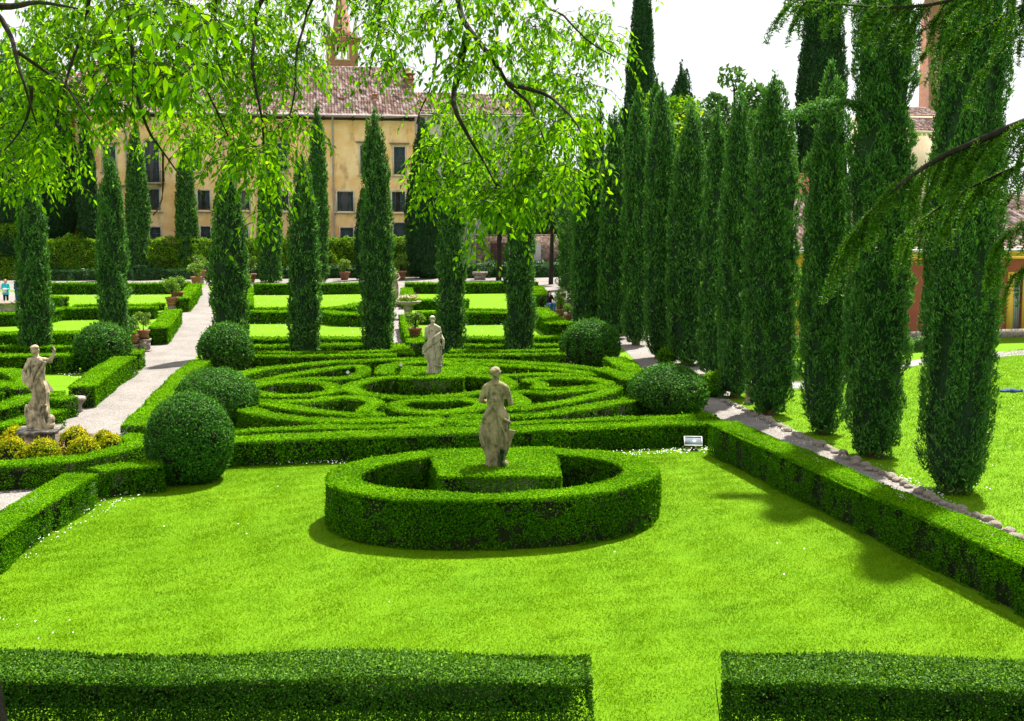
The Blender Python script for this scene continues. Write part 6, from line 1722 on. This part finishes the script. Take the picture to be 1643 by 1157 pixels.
for pts, Y, th, sl_, dn in CED:
    w3 = np.array([D(x, y, Y + 0.12 * math.sin(k * 2.1)) for k, (x, y) in enumerate(pts)])
    z0 = w3[0][2]
    w3 = np.concatenate([[cb_ + np.array((0, 0, z0 + 0.5))], w3])
    sp_ = smooth_path(w3, False, 0.03)
    m = MB(); m.tube(sp_[::3], np.linspace(th * 1.8, 0.004, len(sp_[::3])), 7); m.build('limb', M['bark'], ce, loc=-cb_)
    L0 = len(sp_)
    tgs = np.gradient(sp_, axis=0); tgs /= np.linalg.norm(tgs, axis=1)[:, None]
    for k in range(int(L0 * 0.22), L0):
        if sp_[k][0] > 5.0: continue
        f = 1 - 0.62 * (k / L0) ** 3
        for s in (-1, 1):
            if RNG.random() > 0.23 * dn: continue
            sd = np.cross(tgs[k], (0, 0, 1)); sd /= np.linalg.norm(sd)
            spray(sp_[k], tgs[k] * 0.9 + sd * s * RNG.uniform(0.05, 0.45) + np.array((0, 0, RNG.uniform(-0.65, 0.05))), sl_ * 1.6 * f * RNG.uniform(0.5, 1.3))
    needles(sp_[-40:])
fo_ = ned.build('foliage', M['cedar'], ce, loc=-cb_)
ctw.build('twigs', M['bark'], fo_, loc=(0, 0, 0))

# ------------------------------------------------------------------ grass, daisies
def inside(px, poly):
    x, y = px[:, 0], px[:, 1]; c = np.zeros(len(x), bool); j = len(poly) - 1
    for i in range(len(poly)):
        a, b = poly[i], poly[j]
        c ^= ((a[1] > y) != (b[1] > y)) & (x < (b[0] - a[0]) * (y - a[1]) / (b[1] - a[1] + 1e-12) + a[0]); j = i
    return c


def grass(name, pxs, dens, L, z=0.0):
    poly = [P(x, y, 0)[:2] for x, y in pxs]
    a = np.array(poly); lo, hi = a.min(0), a.max(0)
    n = int(np.prod(hi - lo) * dens)
    p = lo + (hi - lo) * RNG.random((n, 2)); p = p[inside(p, poly)]
    q = np.concatenate([p, np.zeros((len(p), 1))], 1)
    # thin spots, tufts and worn traces
    h = 0.72 + 0.35 * (wob(q, 1.1, 71) * 0.25 + wob(q, 3.7, 72) * 0.35 + wob(q, 11, 73) * 0.5)
    keep = RNG.random(len(q)) < np.clip(h, 0.12, 1); q, h = q[keep], h[keep]
    k = len(q)
    d = RNG.normal(size=(k, 3)) * 0.75; d[:, 2] = 1.0; d /= np.linalg.norm(d, axis=1)[:, None]
    s = np.cross(d, RNG.normal(size=(k, 3))); s /= np.linalg.norm(s, axis=1)[:, None]
    l = (L * RNG.uniform(0.5, 1.3, k) * np.clip(0.6 + h * 0.6, 0.6, 1.2))[:, None]; wd = 0.0048 * L / 0.04
    v = np.stack([q - s * wd, q + s * wd, q + d * l], 1).reshape(-1, 3)
    mb = MB(); mb.add(v, None, np.arange(k * 3).reshape(-1, 3), a=np.repeat(np.clip(RNG.beta(2, 2, k), 0, 1), 3))
    return tag(mb.build(name, M['blade']), 'short bright green grass of the lawns', 'grass', kind='stuff')


grass('front_lawn_grass', [(-160, 1215), (-60, 970), (140, 808), (252, 790), (360, 748), (520, 742), (760, 735), (1140, 722), (1400, 868), (1660, 1012), (1900, 1140), (1900, 1215)], 4200, 0.031)
grass('right_lawn_grass', [(1165, 648), (1300, 700), (1643, 862), (1900, 980), (1900, 600), (1640, 560), (1290, 618), (1200, 625)], 800, 0.05)
mb = MB()
for pxs, n in (([(120, 470), (270, 470), (270, 486), (120, 486)], 260), ([(72, 500), (250, 512), (250, 530), (72, 530)], 120), ([(410, 474), (580, 474), (580, 484), (410, 490)], 110), ([(400, 517), (580, 517), (580, 536), (400, 536)], 130), ([(690, 518), (850, 518), (850, 536), (690, 536)], 110), ([(80, 592), (180, 592), (130, 612), (80, 600)], 120),
               ([(360, 742), (560, 738), (560, 748), (360, 750)], 120), ([(980, 728), (1140, 718), (1160, 728), (1000, 736)], 120), ([(1160, 650), (1240, 672), (1320, 720), (1290, 720), (1180, 665)], 90), ([(1380, 735), (1500, 790), (1560, 830), (1480, 790)], 80), ([(60, 850), (200, 790), (260, 788), (120, 850), (30, 915)], 110),
               ([(400, 760), (1100, 740), (1400, 900), (1000, 1000), (300, 1000), (200, 860)], 14), ([(1500, 640), (1643, 600), (1643, 820), (1500, 760)], 30), ([(0, 985), (160, 1000), (120, 1040), (0, 1040)], 8)):
    a = np.array(pxs, float); lo, hi = a.min(0), a.max(0); g = np.zeros((0, 2))
    while len(g) < n:
        t = lo + (hi - lo) * RNG.random((n * 3, 2)); t = t[inside(t, pxs)]; g = np.concatenate([g, t])
    for x, y in g[:n]:
        q = P(x, y, 0); r_ = RNG.uniform(0.007, 0.012) * (1 + q[1] * 0.012); h = RNG.uniform(0.05, 0.085)
        th = np.linspace(0, 6.283, 6, endpoint=False)
        v = np.stack([q[0] + r_ * np.cos(th), q[1] + r_ * np.sin(th), np.full(6, h) + 0.3 * r_ * np.sin(th)], 1)
        mb.add(np.concatenate([v, [(q[0], q[1], h + 0.004)]]), None, [(k, (k + 1) % 6, 6) for k in range(6)])
tag(mb.build('daisies', M['white']), 'small white daisies sprinkled in the lawns', 'flowers', kind='stuff')
